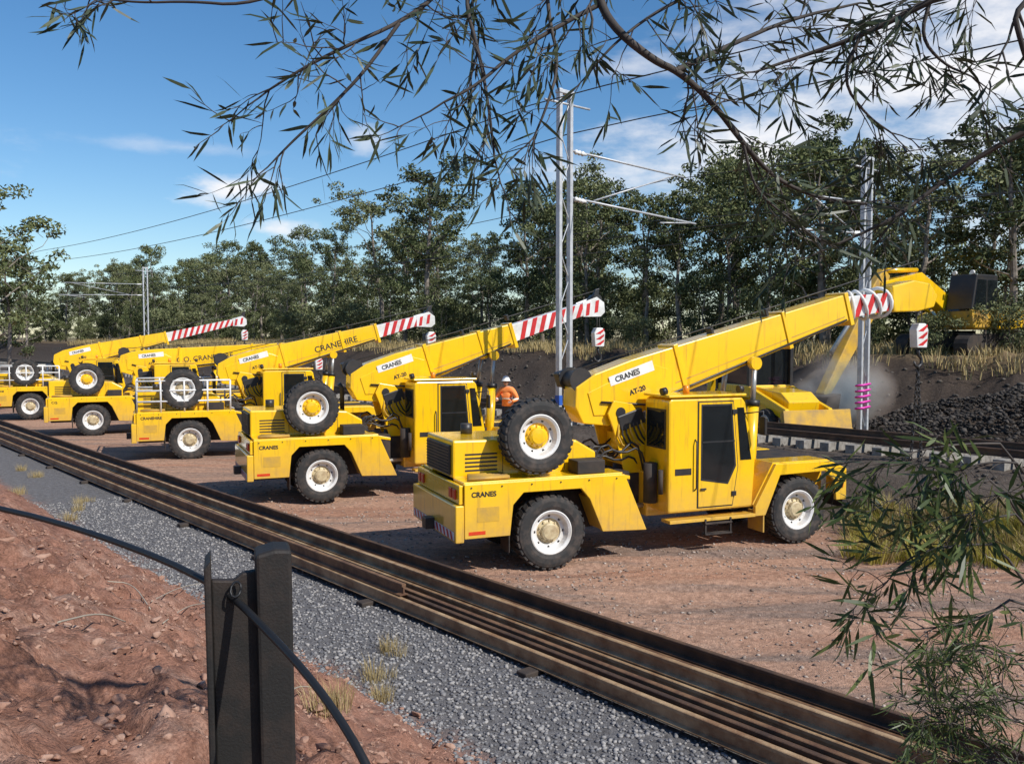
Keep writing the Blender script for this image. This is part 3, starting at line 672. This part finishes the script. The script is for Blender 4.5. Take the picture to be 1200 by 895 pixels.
# ---------------------------------------------------------------- worker
def worker(px,D,zf,head):
    X=(px-600)/FPX*D
    Wk=empty('worker',(X,D,zf),None,(0,0,head))
    m,nt,b=newmat('hi_vis_clothes'); tc=N(nt,'ShaderNodeTexCoord'); sp=N(nt,'ShaderNodeSeparateXYZ'); nt.links.new(tc.outputs['Object'],sp.inputs[0])
    cr=N(nt,'ShaderNodeValToRGB'); cr.color_ramp.interpolation='CONSTANT'; b.inputs['Roughness'].default_value=.8
    mr=N(nt,'ShaderNodeMath',operation='DIVIDE'); mr.inputs[1].default_value=2; nt.links.new(sp.outputs['Z'],mr.inputs[0]); nt.links.new(mr.outputs[0],cr.inputs[0]); nt.links.new(cr.outputs[0],b.inputs[0])
    e=cr.color_ramp.elements; e[0].color=(.05,.03,.02,1); e[1].position=.05; e[1].color=(.03,.04,.09,1)
    for p_,c_ in((.46,(1,.30,.08)),(.565,(.75,.75,.7)),(.585,(1,.30,.08)),(.75,(.5,.28,.2))):
        q=e.new(p_); q.color=(*c_,1)
    vs=[(0,0,.95),(.03,0,1.12),(.07,0,1.30),(.10,0,1.42),(.13,0,1.53),
        (0,.10,.88),(.06,.12,.5),(0,.13,.09),(.15,.14,.04),
        (0,-.10,.88),(-.04,-.12,.5),(-.12,-.13,.09),(.03,-.14,.04),
        (.09,.20,1.40),(.08,.34,1.14),(.30,.24,1.08),
        (.09,-.20,1.40),(.08,-.34,1.14),(.32,-.22,1.12),(.06,.10,1.24),(.06,-.10,1.24)]
    rs=[.17,.17,.19,.12,.06,.10,.07,.05,.045,.10,.07,.05,.045,.09,.065,.045,.09,.065,.045,.13,.13]
    es=[(0,1),(1,2),(2,3),(3,4),(0,5),(5,6),(6,7),(7,8),(0,9),(9,10),(10,11),(11,12),(3,13),(13,14),(14,15),(3,16),(16,17),(17,18),(2,19),(2,20)]
    me=bpy.data.meshes.new('body'); me.from_pydata(vs,es,[]); o=obj('body',me,Wk,m)
    sk=o.modifiers.new('s','SKIN'); 
    for i,r in enumerate(rs): me.skin_vertices[0].data[i].radius=(r,r)
    me.skin_vertices[0].data[0].use_root=True; sk.use_smooth_shade=True
    su=o.modifiers.new('u','SUBSURF'); su.levels=2; su.render_levels=2
    SK=mat('skin_tone',(.50,.28,.19),.6)
    hv=[]
    for p in i3[0]:
        q=Vector(p); x=q.x*.098; y=q.y*.077; z=q.z*.118
        if q.x>.75 and abs(q.y)<.22 and -.35<q.z<.15: x+=.022*(1-abs(q.y)/.22)
        if q.z<-.3: y*=.86
        hv.append((.16+x,y,1.64+z))
    mk('head',hv,[tuple(int(k) for k in t) for t in i3[1]],SK,Wk,smooth=True)
    for sy in(-1,1):
        tube('ear',[(.15,sy*.072,1.64),(.15,sy*.09,1.64)],[.03,.025],SK,Wk,8)
        tube('eye',[(.248,sy*.03,1.66),(.254,sy*.03,1.66)],.012,BLK,Wk,8)
        hx=.32 if sy<0 else .30; hz=1.12 if sy<0 else 1.08; hy=sy*.22
        tube('palm',[(hx,hy,hz),(hx+.09,hy*.95,hz-.005)],[.032,.04],SK,Wk,8)
        for k in range(4):
            yk=hy*.95+(k-1.5)*.021; l=[.07,.08,.078,.06][k]
            tube('finger_%d'%k,[(hx+.085,yk,hz),(hx+.085+l*.5,yk,hz-.005),(hx+.085+l*.8,yk,hz-.03),(hx+.085+l*.85,yk,hz-.05)],[.010,.009,.008,.006],SK,Wk,6)
        tube('thumb',[(hx+.03,hy-sy*.03,hz),(hx+.07,hy-sy*.06,hz-.01),(hx+.10,hy-sy*.06,hz-.02)],[.012,.011,.008],SK,Wk,6)
    tube('mouth',[(.24,-.02,1.585),(.246,.02,1.585)],.005,RED,Wk,6)
    prof=[(.001,.135),(.06,.125),(.10,.085),(.122,.03),(.128,0),(.16,-.005),(.162,-.012),(.12,-.01)]
    V,F=lathe(prof,24); V=[(v[0]*1.05+.15,v[2]*.92,1.69+v[1]) for v in V]
    mk('hard_hat',V,F,mat('hard_hat_white',(.85,.85,.83),.35),Wk,smooth=True,recalc=True)
worker(595,26.4,1.08,R(250))

# ---------------------------------------------------------------- foreground post + cable
pb=empty('steel_fence_post',(0,0,0))
a=R(18)
c0=P(295,650,2.05); 
pb.location=(c0.x,c0.y,1.75); pb.rotation_euler=(R(1.0),R(-.6),a)
POST=mat('weathered_steel',(.010,.009,.008),.7,c2=(.035,.022,.016),scale=9,bump=.12,bscale=160,lo=.45,hi=.75)
ht=c0.z-1.75
prism('flange',[(-.092,-.3),(-.078,-.3),(-.078,ht+.01),(-.092,ht-.005)],-.06,.06,POST,pb,.004)
prism('web',[(-.078,-.3),(.03,-.3),(.03,ht-.03),(-.01,ht-.035),(-.03,ht-.05),(-.078,ht-.045)],-.012,.012,POST,pb,.004)
prism('head',[(.02,-.3),(.095,-.3),(.098,ht+.018),(.06,ht+.022),(.018,ht+.012)],-.045,.045,POST,pb,.008)
CAB=mat('cable_sheath',(.012,.012,.013),.5)
cp=[P(-260,545,3.1),P(0,597,2.6),P(90,622,2.4),P(180,655,2.2),P(240,685,2.06),P(272,706,1.98),P(300,735,1.90),P(335,772,1.8),P(370,815,1.7),P(400,860,1.62),P(425,905,1.55),P(470,1010,1.45)]
tube('black_cable',smooth(cp),.0085,CAB,None,10)
tube('cable_tie',[P(272,694,1.975)+Vector((0.012*math.cos(t),.01*math.sin(t),.0+.015*math.sin(t))) for t in np.linspace(0,6.28,10)],.003,CAB,None,6)
def gpos(px,py):
    for D in np.arange(1.5,40,.03):
        q=P(px,py,D); n=q.dot(NV); s=q.dot(DV)
        if q.z<=hgt(n,s): return Vector((q.x,q.y,hgt(n,s)))
    return q
STK=mat('dry_stick',(.42,.36,.28),.9)
stp=empty('dry_sticks')
for (ax,ay,bx,by,cx,cy) in((185,740,215,722,240,716),(172,715,205,698,238,690),(120,690,150,700,170,725),(330,830,350,822,372,824),(60,742,110,735,140,742)):
    pts=[gpos(ax,ay)+Vector((0,0,.04)),gpos(bx,by)+Vector((0,0,.08)),gpos(cx,cy)+Vector((0,0,.06))]
    tube('stick',smooth(pts),.006,STK,stp,6)

# ---------------------------------------------------------------- grass
def blades(name,centres,per,h,spread,m,wd=.006,lean=.5):
    V=[];F=[]
    for c0 in centres:
        hs=h*random.uniform(.6,1.2)
        for k in range(per):
            a=random.random()*6.28; r=spread*random.random()**.7; b0=Vector(c0)+Vector((math.cos(a)*r,math.sin(a)*r,-.02))
            hh=hs*random.uniform(.5,1.1); dr=Vector((math.cos(a),math.sin(a),0))*hh*random.uniform(.1,lean)+Vector((random.gauss(0,.08)*hh,random.gauss(0,.08)*hh,0))
            t=Vector((random.gauss(0,1),random.gauss(0,1),0)).normalized()*wd
            m1=b0+dr*.35+Vector((0,0,hh*.6)); tip=b0+dr+Vector((0,0,hh*.95)); i0=len(V)
            V+= [b0-t,b0+t,m1+t*.7,m1-t*.7,tip]; F+=[(i0,i0+1,i0+2,i0+3),(i0+3,i0+2,i0+4)]
    return mk(name,V,F,m)
cs=[gpos(85,600),gpos(75,612),gpos(95,590),gpos(445,830),gpos(435,800),gpos(15,580),gpos(375,840),gpos(130,560),gpos(455,770),gpos(40,560),gpos(20,552)]
blades('dry_grass_tuft',[c_+Vector((random.gauss(0,.08),random.gauss(0,.08),0)) for c_ in cs for _ in range(4)],55,.26,.12,DRYG,.0025)
cs=[]
for i in range(70):
    px=random.uniform(1000,1230); py=random.uniform(606,668); cs.append(gpos(px,py))
blades('green_grass_tuft',cs[:42],110,.46,.22,GRNG,.007,.9)
blades('yellow_grass_tuft',cs[42:],110,.5,.2,DRYG,.007,.9)
cs=[]
for i in range(26): cs.append(W(random.uniform(16.6,18.2),random.uniform(-8,30))); cs[-1].z=hgt(cs[-1].dot(NV),cs[-1].dot(DV))
blades('weed_tuft',cs,60,.3,.2,DRYG,.006,.9)
cs=[]
for i in range(2000):
    n=33.0+random.random()**1.5*8; s=random.uniform(-25,130); cs.append(W(n,s,hgt(n,s)))
blades('dry_grass_bank',cs,20,.62,.5,DRYG,.02,.6)

# ---------------------------------------------------------------- trees
def leafquads(C,size,rng,droop=.5,asp=.42):
    K=len(C)
    d=rng.normal(size=(K,3)); d[:,2]-=droop; d/=np.linalg.norm(d,axis=1)[:,None]
    e=rng.normal(size=(K,3)); e-=d*(e*d).sum(1)[:,None]; e/=np.linalg.norm(e,axis=1)[:,None]
    L=(size*rng.uniform(.6,1.4,K))[:,None]; 
    return np.stack([C-d*L*.5, C+e*L*asp*.5, C+d*L*.5, C-e*L*asp*.5],1)
def treemesh(name,seed,H=13,crown0=.38,rad=3.6,nb=11,leaf=.30,per=150,leafm_=0,sub=5,clr=.85):
    rg=random.Random(seed); rng=np.random.default_rng(seed)
    V=[];F=[]; cl=[]
    lean=Vector((rg.uniform(-.08,.08),rg.uniform(-.08,.08),0))
    tr=[Vector((lean.x*z+rg.uniform(-.12,.12)*(z>1),lean.y*z+rg.uniform(-.12,.12)*(z>1),z)) for z in np.linspace(-.3,H*.86,9)]
    r0=H*.0155
    tubegeo(tr,[r0*(1-.82*i/8) for i in range(9)],8,V,F)
    for k in range(nb):
        q=crown0+(.98-crown0)*((k+rg.random()*.8)/nb); i=min(7.99,q*8*.98); a=tr[int(i)].lerp(tr[int(i)+1],i-int(i))
        an=k*2.4+rg.uniform(-.6,.6); up=rg.uniform(.45,1.1)
        ln=rad*(1.15-.75*abs(q-.62)/.5)*rg.uniform(.65,1.15)
        d=Vector((math.cos(an),math.sin(an),up)).normalized()
        pts=[a]; 
        for j in range(1,5): pts.append(a+d*ln*j/4+Vector((rg.gauss(0,.12),rg.gauss(0,.12),rg.gauss(0,.12)+.06*j*j*.2)))
        rr=r0*.38*(1.2-q)
        tubegeo(pts,[rr,rr*.8,rr*.6,rr*.4,rr*.2],5,V,F)
        for j in range(sub):
            f=rg.uniform(.4,1.0); b0=a.lerp(pts[4],f); e=b0+Vector((rg.gauss(0,.7),rg.gauss(0,.7),rg.gauss(.3,.5)))*ln/3.2
            tubegeo([b0,b0.lerp(e,.5)+Vector((0,0,.1)),e],[rr*.35,rr*.2,rr*.08],4,V,F,False)
            cl.append((e,rg.uniform(.4,.95)*clr))
        cl.append((pts[4],.8*clr))
    top=tr[8]
    for j in range(5): cl.append((top+Vector((rg.gauss(0,.7),rg.gauss(0,.7),rg.uniform(-.2,H*.09))),.7*clr))
    pts=[]
    for c_,r_ in cl:
        k=int(per*r_); g_=rng.normal(size=(k,3)); g_/=np.linalg.norm(g_,axis=1)[:,None]; g_*=(rng.random(k)**.45)[:,None]*r_; g_[:,2]*=.62
        g_[:,2]-=(g_[:,0]**2+g_[:,1]**2)*.25
        pts.append(g_+np.array(c_)[None])
    C=np.concatenate(pts); lv=leafquads(C,leaf,rng)
    nv=len(V); K=len(C)
    me=bpy.data.meshes.new(name)
    fl=F+[(nv+4*i,nv+4*i+1,nv+4*i+2,nv+4*i+3) for i in range(K)]
    me.from_pydata([tuple(x) for x in V]+[tuple(x) for x in lv.reshape(-1,3)],[],fl)
    mi=[0]*len(F)+[1]*K; me.materials.append(BARK); me.materials.append(LEAF[leafm_]); me.polygons.foreach_set('material_index',mi)
    return me
TM=[treemesh('gum_tree',11,13,.36,3.6,12,.25,112,0,5,.82),treemesh('gum_tree',12,12,.30,3.2,12,.25,112,1,5,.82),treemesh('gum_tree',13,14,.44,3.4,12,.25,110,1,5,.82),
    treemesh('gum_tree',14,11,.24,3.4,12,.25,112,0,5,.82),treemesh('gum_tree',15,13.5,.35,4.0,12,.25,112,2,5,.82),treemesh('gum_tree',16,12,.40,2.9,10,.25,112,1,5,.82)]
BM=[treemesh('bush',21,4.0,.12,2.2,9,.2,100,0,5,.8),treemesh('bush',22,3.4,.1,2.3,9,.2,100,2,5,.8),treemesh('bush',23,5,.15,2.2,10,.2,100,1,5,.8)]
row=empty('distant_tree_row')
rg=random.Random(5)
def inst(me,pos,sc,parent,name='tree'):
    o=bpy.data.objects.new(name,me); COL.objects.link(o); o.location=pos; o.scale=(sc*rg.uniform(.9,1.15),sc*rg.uniform(.9,1.15),sc); o.rotation_euler=(0,0,rg.random()*6.28)
    if parent: o.parent=parent
    return o
s=-24
while s<165:
    hs_=1.0 if s>20 else .93
    for (n0,sc) in((39,.78),(44,.94),(51,1.05)):
        if rg.random()<.16: continue
        n=n0+rg.uniform(-2,2); ss_=s+rg.uniform(-2.2,2.2); k=sc*hs_*rg.uniform(.55,1.14)
        inst(rg.choice(TM),W(n,ss_,hgt(n,ss_)-.1),k,row)
    s+=3.9
s=-24
while s<165:
    for n0 in(37.5,42.5,48,56):
        if rg.random()<.15: continue
        n=n0+rg.uniform(-1.5,1.5); inst(rg.choice(BM),W(n,s+rg.uniform(-1.5,1.5),hgt(n,s)-.2),rg.uniform(.5,1.0)*(1 if n0<50 else 1.6),row,'bush')
    s+=3.0
for i in range(34):
    n=rg.uniform(-8,36); s=rg.uniform(150,180); inst(rg.choice(TM),W(n,s,0 if n<17 else 1),rg.uniform(.7,1.0),row)
def gum(px,D,h,me,name='gum_tree',wide=1.0):
    X=(px-600)/FPX*D; q=Vector((X,D,0)); z=hgt(q.dot(NV),q.dot(DV)); base={0:13,1:12,2:14,3:11,4:13.5,5:12}[TM.index(me)]
    o=inst(me,(X,D,z-.1),(h)/base,None,name); o.scale.x*=wide; o.scale.y*=wide
gum(500,66,14.8,TM[2],wide=1.15); gum(12,52,10.5,TM[5]); gum(-12,46,12.5,TM[0]); gum(30,66,9.5,TM[1])
gum(1075,37.5,9.6,TM[4],wide=1.2); gum(965,41,9.8,TM[3],wide=1.2); gum(1190,37,10,TM[1],wide=1.2); gum(855,48,10.4,TM[0]); gum(1020,43,11,TM[2])
gum(700,55,10.5,TM[5]); gum(620,60,11.5,TM[1])
for px,D,sc in((390,74,1.15),(415,70,1.0),(210,96,1.2),(1090,34.5,.5),(1185,34,.7)):
    X=(px-600)/FPX*D; q=Vector((X,D,0)); inst(BM[1],(X,D,hgt(q.dot(NV),q.dot(DV))-.2),sc,None,'wattle_bush')

# ---------------------------------------------------------------- near wattle branches
def leaf6(c,d,up,L,wd,V,F):
    s_=d.cross(up)
    if s_.length<1e-3: s_=d.orthogonal()
    s_.normalize(); nrm=s_.cross(d).normalized(); i=len(V); cur=L*random.uniform(-.14,.14)
    V.extend([c, c+d*L*.3+s_*wd+nrm*cur*.5, c+d*L*.7+s_*wd*.8+nrm*cur, c+d*L+nrm*cur*.6, c+d*L*.7-s_*wd*.8+nrm*cur, c+d*L*.3-s_*wd+nrm*cur*.5])
    F.append((i,i+1,i+5)); F.append((i+1,i+2,i+4,i+5)); F.append((i+2,i+3,i+4))
def rv(): return Vector((random.gauss(0,1),random.gauss(0,1),random.gauss(0,1)))
class Br:
    def __init__(s): s.V=[];s.F=[];s.LV=[];s.LF=[]
    def twig(s,p,d,L,r,lvl,lsize,dens,lw):
        k=5; pts=[p]; dd=d.normalized()
        for i in range(k):
            dd=(dd+rv()*.15+Vector((0,0,-.05))).normalized(); pts.append(pts[-1]+dd*L/k)
        tubegeo(pts,[r*(1-.7*i/k) for i in range(k+1)],5,s.V,s.F,False)
        if lvl>0:
            for i in range(3): 
                j=random.randint(1,k-1); q=pts[j].lerp(pts[j+1],random.random())
                s.twig(q,(dd+rv()*.75),L*random.uniform(.4,.7),r*.65,lvl-1,lsize,dens,lw)
        nl=int(L*dens*(1 if lvl==0 else .3))
        for i in range(nl):
            f=random.uniform(.25,1)*k; j=min(k-1,int(f)); q=pts[j].lerp(pts[j+1],f-j)
            ld=(pts[j+1]-pts[j]).normalized()*.9+rv()*.5+Vector((0,0,-.2)); ld.normalize()
            leaf6(q,ld,rv(),lsize*random.uniform(.5,1.2),lsize*lw*random.uniform(.75,1.2),s.LV,s.LF)
        if random.random()<.8:
            ld=(dd+rv()*.3).normalized(); leaf6(pts[-1],ld,rv(),lsize,lsize*lw,s.LV,s.LF)
    def limb(s,pts,r0,r1,tw,L,lvl=1,lsize=.090,dens=37,bias=Vector((0,0,-.22)),start=.1,lw=.052):
        pts=smooth([Vector(p) for p in pts],2); k=len(pts)
        tubegeo(pts,[r0+(r1-r0)*i/(k-1) for i in range(k)],7,s.V,s.F,False)
        for i in range(tw):
            f=random.uniform(start,1)*(k-1); j=min(k-2,int(f)); q=pts[j].lerp(pts[j+1],f-j)
            t=(pts[j+1]-pts[j]).normalized(); d=t*.7+rv()*.55+bias
            s.twig(q,d,L*random.uniform(.5,1.15),max(.0024,r1*.8),lvl,lsize,dens,lw)
        s.twig(pts[-1],pts[-1]-pts[-3],L*.8,max(r1,.0024),lvl,lsize,dens,lw)
B=Br()
trunk=[Vector((3.1,2.3,.6)),Vector((2.95,2.35,2.2)),Vector((2.75,2.4,3.8)),Vector((2.5,2.5,5.0)),Vector((2.2,2.6,5.9))]
tubegeo(smooth(trunk),[.11-.006*i for i in range(len(smooth(trunk)))],10,B.V,B.F)
top=[trunk[4],Vector((1.5,2.7,5.75)),P(830,-60,2.75),P(700,-45,2.7),P(560,-70,2.65),P(400,-60,2.7),P(220,-50,2.8)]
B.limb(top,.038,.008,9,.33,1)
T=trunk[3]
B.limb([P(690,-50,2.7),P(700,12,2.65),P(722,45,2.6),P(765,78,2.6),P(790,88,2.62),P(830,122,2.65),P(868,172,2.7),P(905,212,2.75),P(958,235,2.8),P(1010,240,2.85)],.015,.004,9,.26,1,start=.45)
B.limb([P(790,88,2.62),P(850,60,2.7),P(920,30,2.75),P(1000,12,2.8)],.010,.003,9,.26,1,start=.3)
B.limb([P(700,14,2.65),P(650,40,2.6),P(600,70,2.55),P(560,105,2.5),P(520,125,2.5)],.008,.003,9,.27,1)
B.limb([P(560,-66,2.65),P(545,10,2.6),P(560,60,2.55),P(572,120,2.5),P(580,190,2.5)],.008,.003,8,.20,1)
B.limb([P(560,-66,2.65),P(520,0,2.6),P(470,35,2.55),P(410,60,2.5),P(360,85,2.5),P(320,110,2.5)],.008,.003,12,.24,1)
B.limb([P(470,35,2.55),P(430,90,2.5),P(390,130,2.5),P(350,165,2.5),P(325,190,2.5)],.006,.0025,7,.18,1)
B.limb([P(400,-60,2.7),P(350,-5,2.65),P(290,15,2.6),P(230,10,2.6),P(170,12,2.6),P(115,5,2.6)],.006,.0025,6,.15,1)
B.limb([P(640,-55,2.7),P(640,20,2.6),P(655,80,2.55),P(640,130,2.5),P(625,165,2.5)],.007,.0025,9,.2,1)
B.limb([P(830,-60,2.75),P(810,0,2.7),P(760,25,2.65),P(715,60,2.6),P(690,90,2.6)],.007,.0025,8,.22,1)
B.limb([T,P(1180,-40,2.6),P(1080,10,2.7),P(1000,50,2.75),P(940,70,2.8),P(880,90,2.8)],.016,.003,14,.26,1,start=.3)
B.limb([P(1080,10,2.7),P(1070,50,2.7),P(1095,80,2.7),P(1130,95,2.7)],.007,.0025,7,.18,1)
B.limb([P(1000,50,2.75),P(980,100,2.75),P(1010,140,2.8),P(1040,160,2.8)],.006,.0025,7,.18,1)
B.limb([trunk[2],P(1290,80,2.6),P(1210,150,2.7),P(1150,180,2.75),P(1100,215,2.8),P(1040,260,2.8),P(960,295,2.8)],.014,.003,9,.22,1,start=.3,dens=24)
B.limb([T,P(1250,-20,2.5),P(1175,15,2.5),P(1185,55,2.5),P(1205,110,2.55)],.010,.006,3,.2,1,start=.4)
B.limb([P(868,172,2.7),P(880,220,2.7),P(905,245,2.7),P(930,262,2.7)],.005,.0025,6,.18,1)
tp=empty('wattle_tree')
mk('branches',B.V,B.F,TWIG,tp,smooth=True); mk('leaves',B.LV,B.LF,WATTLE,tp)
B2=Br()
root=Vector((2.75,3.6,.55)); root.z=hgt(root.dot(NV),root.dot(DV))-.05
st_=Vector((2.5,3.6,2.4))
B2.limb([root,Vector((2.65,3.6,1.5)),st_,Vector((2.4,3.6,3.1))],.03,.012,4,.45,1,start=.6)
for tgt in ([P(1190,560,3.5),P(1120,570,3.4),P(1060,585,3.3)],[P(1190,640,3.5),P(1130,640,3.4),P(1075,650,3.3),P(1040,690,3.3)],[P(1200,520,3.6),P(1130,520,3.5),P(1075,528,3.4),P(1040,545,3.4)],
            [P(1215,600,3.4),P(1160,610,3.3),P(1110,640,3.3)],[P(1215,545,3.4),P(1160,540,3.3),P(1100,560,3.3)],[P(1215,690,3.2),P(1150,735,3.1),P(1080,742,3.0)],[P(1215,580,3.3),P(1175,575,3.2),P(1150,600,3.2)]):
    B2.limb([st_+rv()*.1]+tgt,.007,.002,6,.24,1,lsize=.135,dens=30,bias=Vector((-.2,0,.0)),start=.5,lw=.05)
for tgt in ([P(1230,840,2.9),P(1180,820,2.8),P(1130,800,2.8)],[P(1230,900,2.8),P(1170,870,2.7),P(1110,850,2.7)],[P(1220,780,3.0),P(1160,770,2.9)],[P(1240,920,2.7),P(1190,900,2.7)],[P(1240,870,2.8),P(1200,850,2.7),P(1150,845,2.7)],[P(1230,930,2.7),P(1160,910,2.7),P(1120,900,2.7)]):
    B2.limb([root+Vector((-.1,-.3,1.2))]+tgt,.006,.002,9,.20,1,lsize=.065,dens=90,bias=Vector((-.2,0,.2)),start=.5,lw=.04)
tp=empty('wattle_shrub')
mk('branches',B2.V,B2.F,TWIG,tp,smooth=True); mk('leaves',B2.LV,B2.LF,WATTLE2,tp)

# ---------------------------------------------------------------- sky & light
SUN=Vector((.78,-.62,0)).normalized(); EL=R(43)
sd=Vector((SUN.x*math.cos(EL),SUN.y*math.cos(EL),math.sin(EL)))
w=bpy.data.worlds.new('World'); scene.world=w; w.use_nodes=True; nt=w.node_tree
bg=nt.nodes['Background']; bg.inputs['Strength'].default_value=.108
sky=N(nt,'ShaderNodeTexSky',sky_type='NISHITA'); sky.sun_disc=False; sky.sun_elevation=EL; sky.sun_rotation=math.atan2(SUN.x,SUN.y); sky.air_density=1.0; sky.dust_density=.3; sky.ozone_density=3
tc=N(nt,'ShaderNodeTexCoord'); gen=tc.outputs['Generated']
no=N(nt,'ShaderNodeTexNoise'); no.inputs['Scale'].default_value=9; no.inputs['Detail'].default_value=9; no.inputs['Roughness'].default_value=.6
mp=N(nt,'ShaderNodeMapping'); mp.inputs['Scale'].default_value=(1,1,2.6); nt.links.new(gen,mp.inputs[0]); nt.links.new(mp.outputs[0],no.inputs[0])
def cloud(px,py,rx,ry,dens,soft=.9):
    d=Vector(((px-600)/FPX,1,(395-py)/FPX)); d.normalize()
    a=N(nt,'ShaderNodeVectorMath',operation='SUBTRACT'); nt.links.new(gen,a.inputs[0]); a.inputs[1].default_value=d
    b_=N(nt,'ShaderNodeVectorMath',operation='MULTIPLY'); nt.links.new(a.outputs[0],b_.inputs[0]); b_.inputs[1].default_value=(FPX/rx,FPX/rx,FPX/ry)
    l=N(nt,'ShaderNodeVectorMath',operation='LENGTH'); nt.links.new(b_.outputs[0],l.inputs[0])
    s_=N(nt,'ShaderNodeMath',operation='SUBTRACT'); nt.links.new(no.outputs['Fac'],s_.inputs[0]); s_.inputs[1].default_value=.5
    m_=N(nt,'ShaderNodeMath',operation='MULTIPLY_ADD'); nt.links.new(s_.outputs[0],m_.inputs[0]); m_.inputs[1].default_value=-3.4; nt.links.new(l.outputs['Value'],m_.inputs[2])
    r_=N(nt,'ShaderNodeMapRange'); r_.interpolation_type='SMOOTHSTEP'; nt.links.new(m_.outputs[0],r_.inputs[0]); r_.inputs[1].default_value=1.0+soft*.3; r_.inputs[2].default_value=1.0-soft; r_.inputs[3].default_value=0; r_.inputs[4].default_value=dens
    return r_.outputs[0]
cs=[cloud(272,222,46,17,1.0),cloud(332,266,38,15,.95),cloud(432,168,22,15,.5),cloud(225,176,90,8,.35,1.2),cloud(1130,80,210,130,1.0,1.2),cloud(880,190,190,42,1.0,1.2),cloud(1010,20,140,60,.75,1.4),cloud(740,85,60,14,.6,1.2),cloud(1500,150,300,160,.9,1.2),cloud(-400,180,200,60,.7,1.2)]
acc=cs[0]
for q in cs[1:]:
    mx=N(nt,'ShaderNodeMath',operation='MAXIMUM'); nt.links.new(acc,mx.inputs[0]); nt.links.new(q,mx.inputs[1]); acc=mx.outputs[0]
hs=N(nt,'ShaderNodeHueSaturation'); hs.inputs['Saturation'].default_value=1.25; hs.inputs['Value'].default_value=1.18; nt.links.new(sky.outputs[0],hs.inputs['Color'])
mm=N(nt,'ShaderNodeMixRGB'); mm.inputs['Color2'].default_value=(9.0,9.0,9.3,1)
nt.links.new(acc,mm.inputs['Fac']); nt.links.new(hs.outputs[0],mm.inputs['Color1']); nt.links.new(mm.outputs[0],bg.inputs['Color'])
sl=bpy.data.lights.new('sun','SUN'); sl.energy=5.0; sl.angle=R(.5); sl.color=(1,.96,.89)
so=bpy.data.objects.new('sun',sl); COL.objects.link(so); so.rotation_euler=sd.to_track_quat('Z','Y').to_euler(); so.location=(20,-20,30)

cd=bpy.data.cameras.new('camera'); cam=bpy.data.objects.new('camera',cd); COL.objects.link(cam)
cd.lens=36*FPX/1200; cd.sensor_width=36; cd.clip_end=3000; cd.clip_start=.05
cam.location=(0,0,CZ); cam.rotation_euler=(math.pi/2-math.atan(52.5/FPX),0,0)
scene.camera=cam
scene.view_settings.view_transform='Standard'; scene.view_settings.look='None'; scene.view_settings.exposure=0
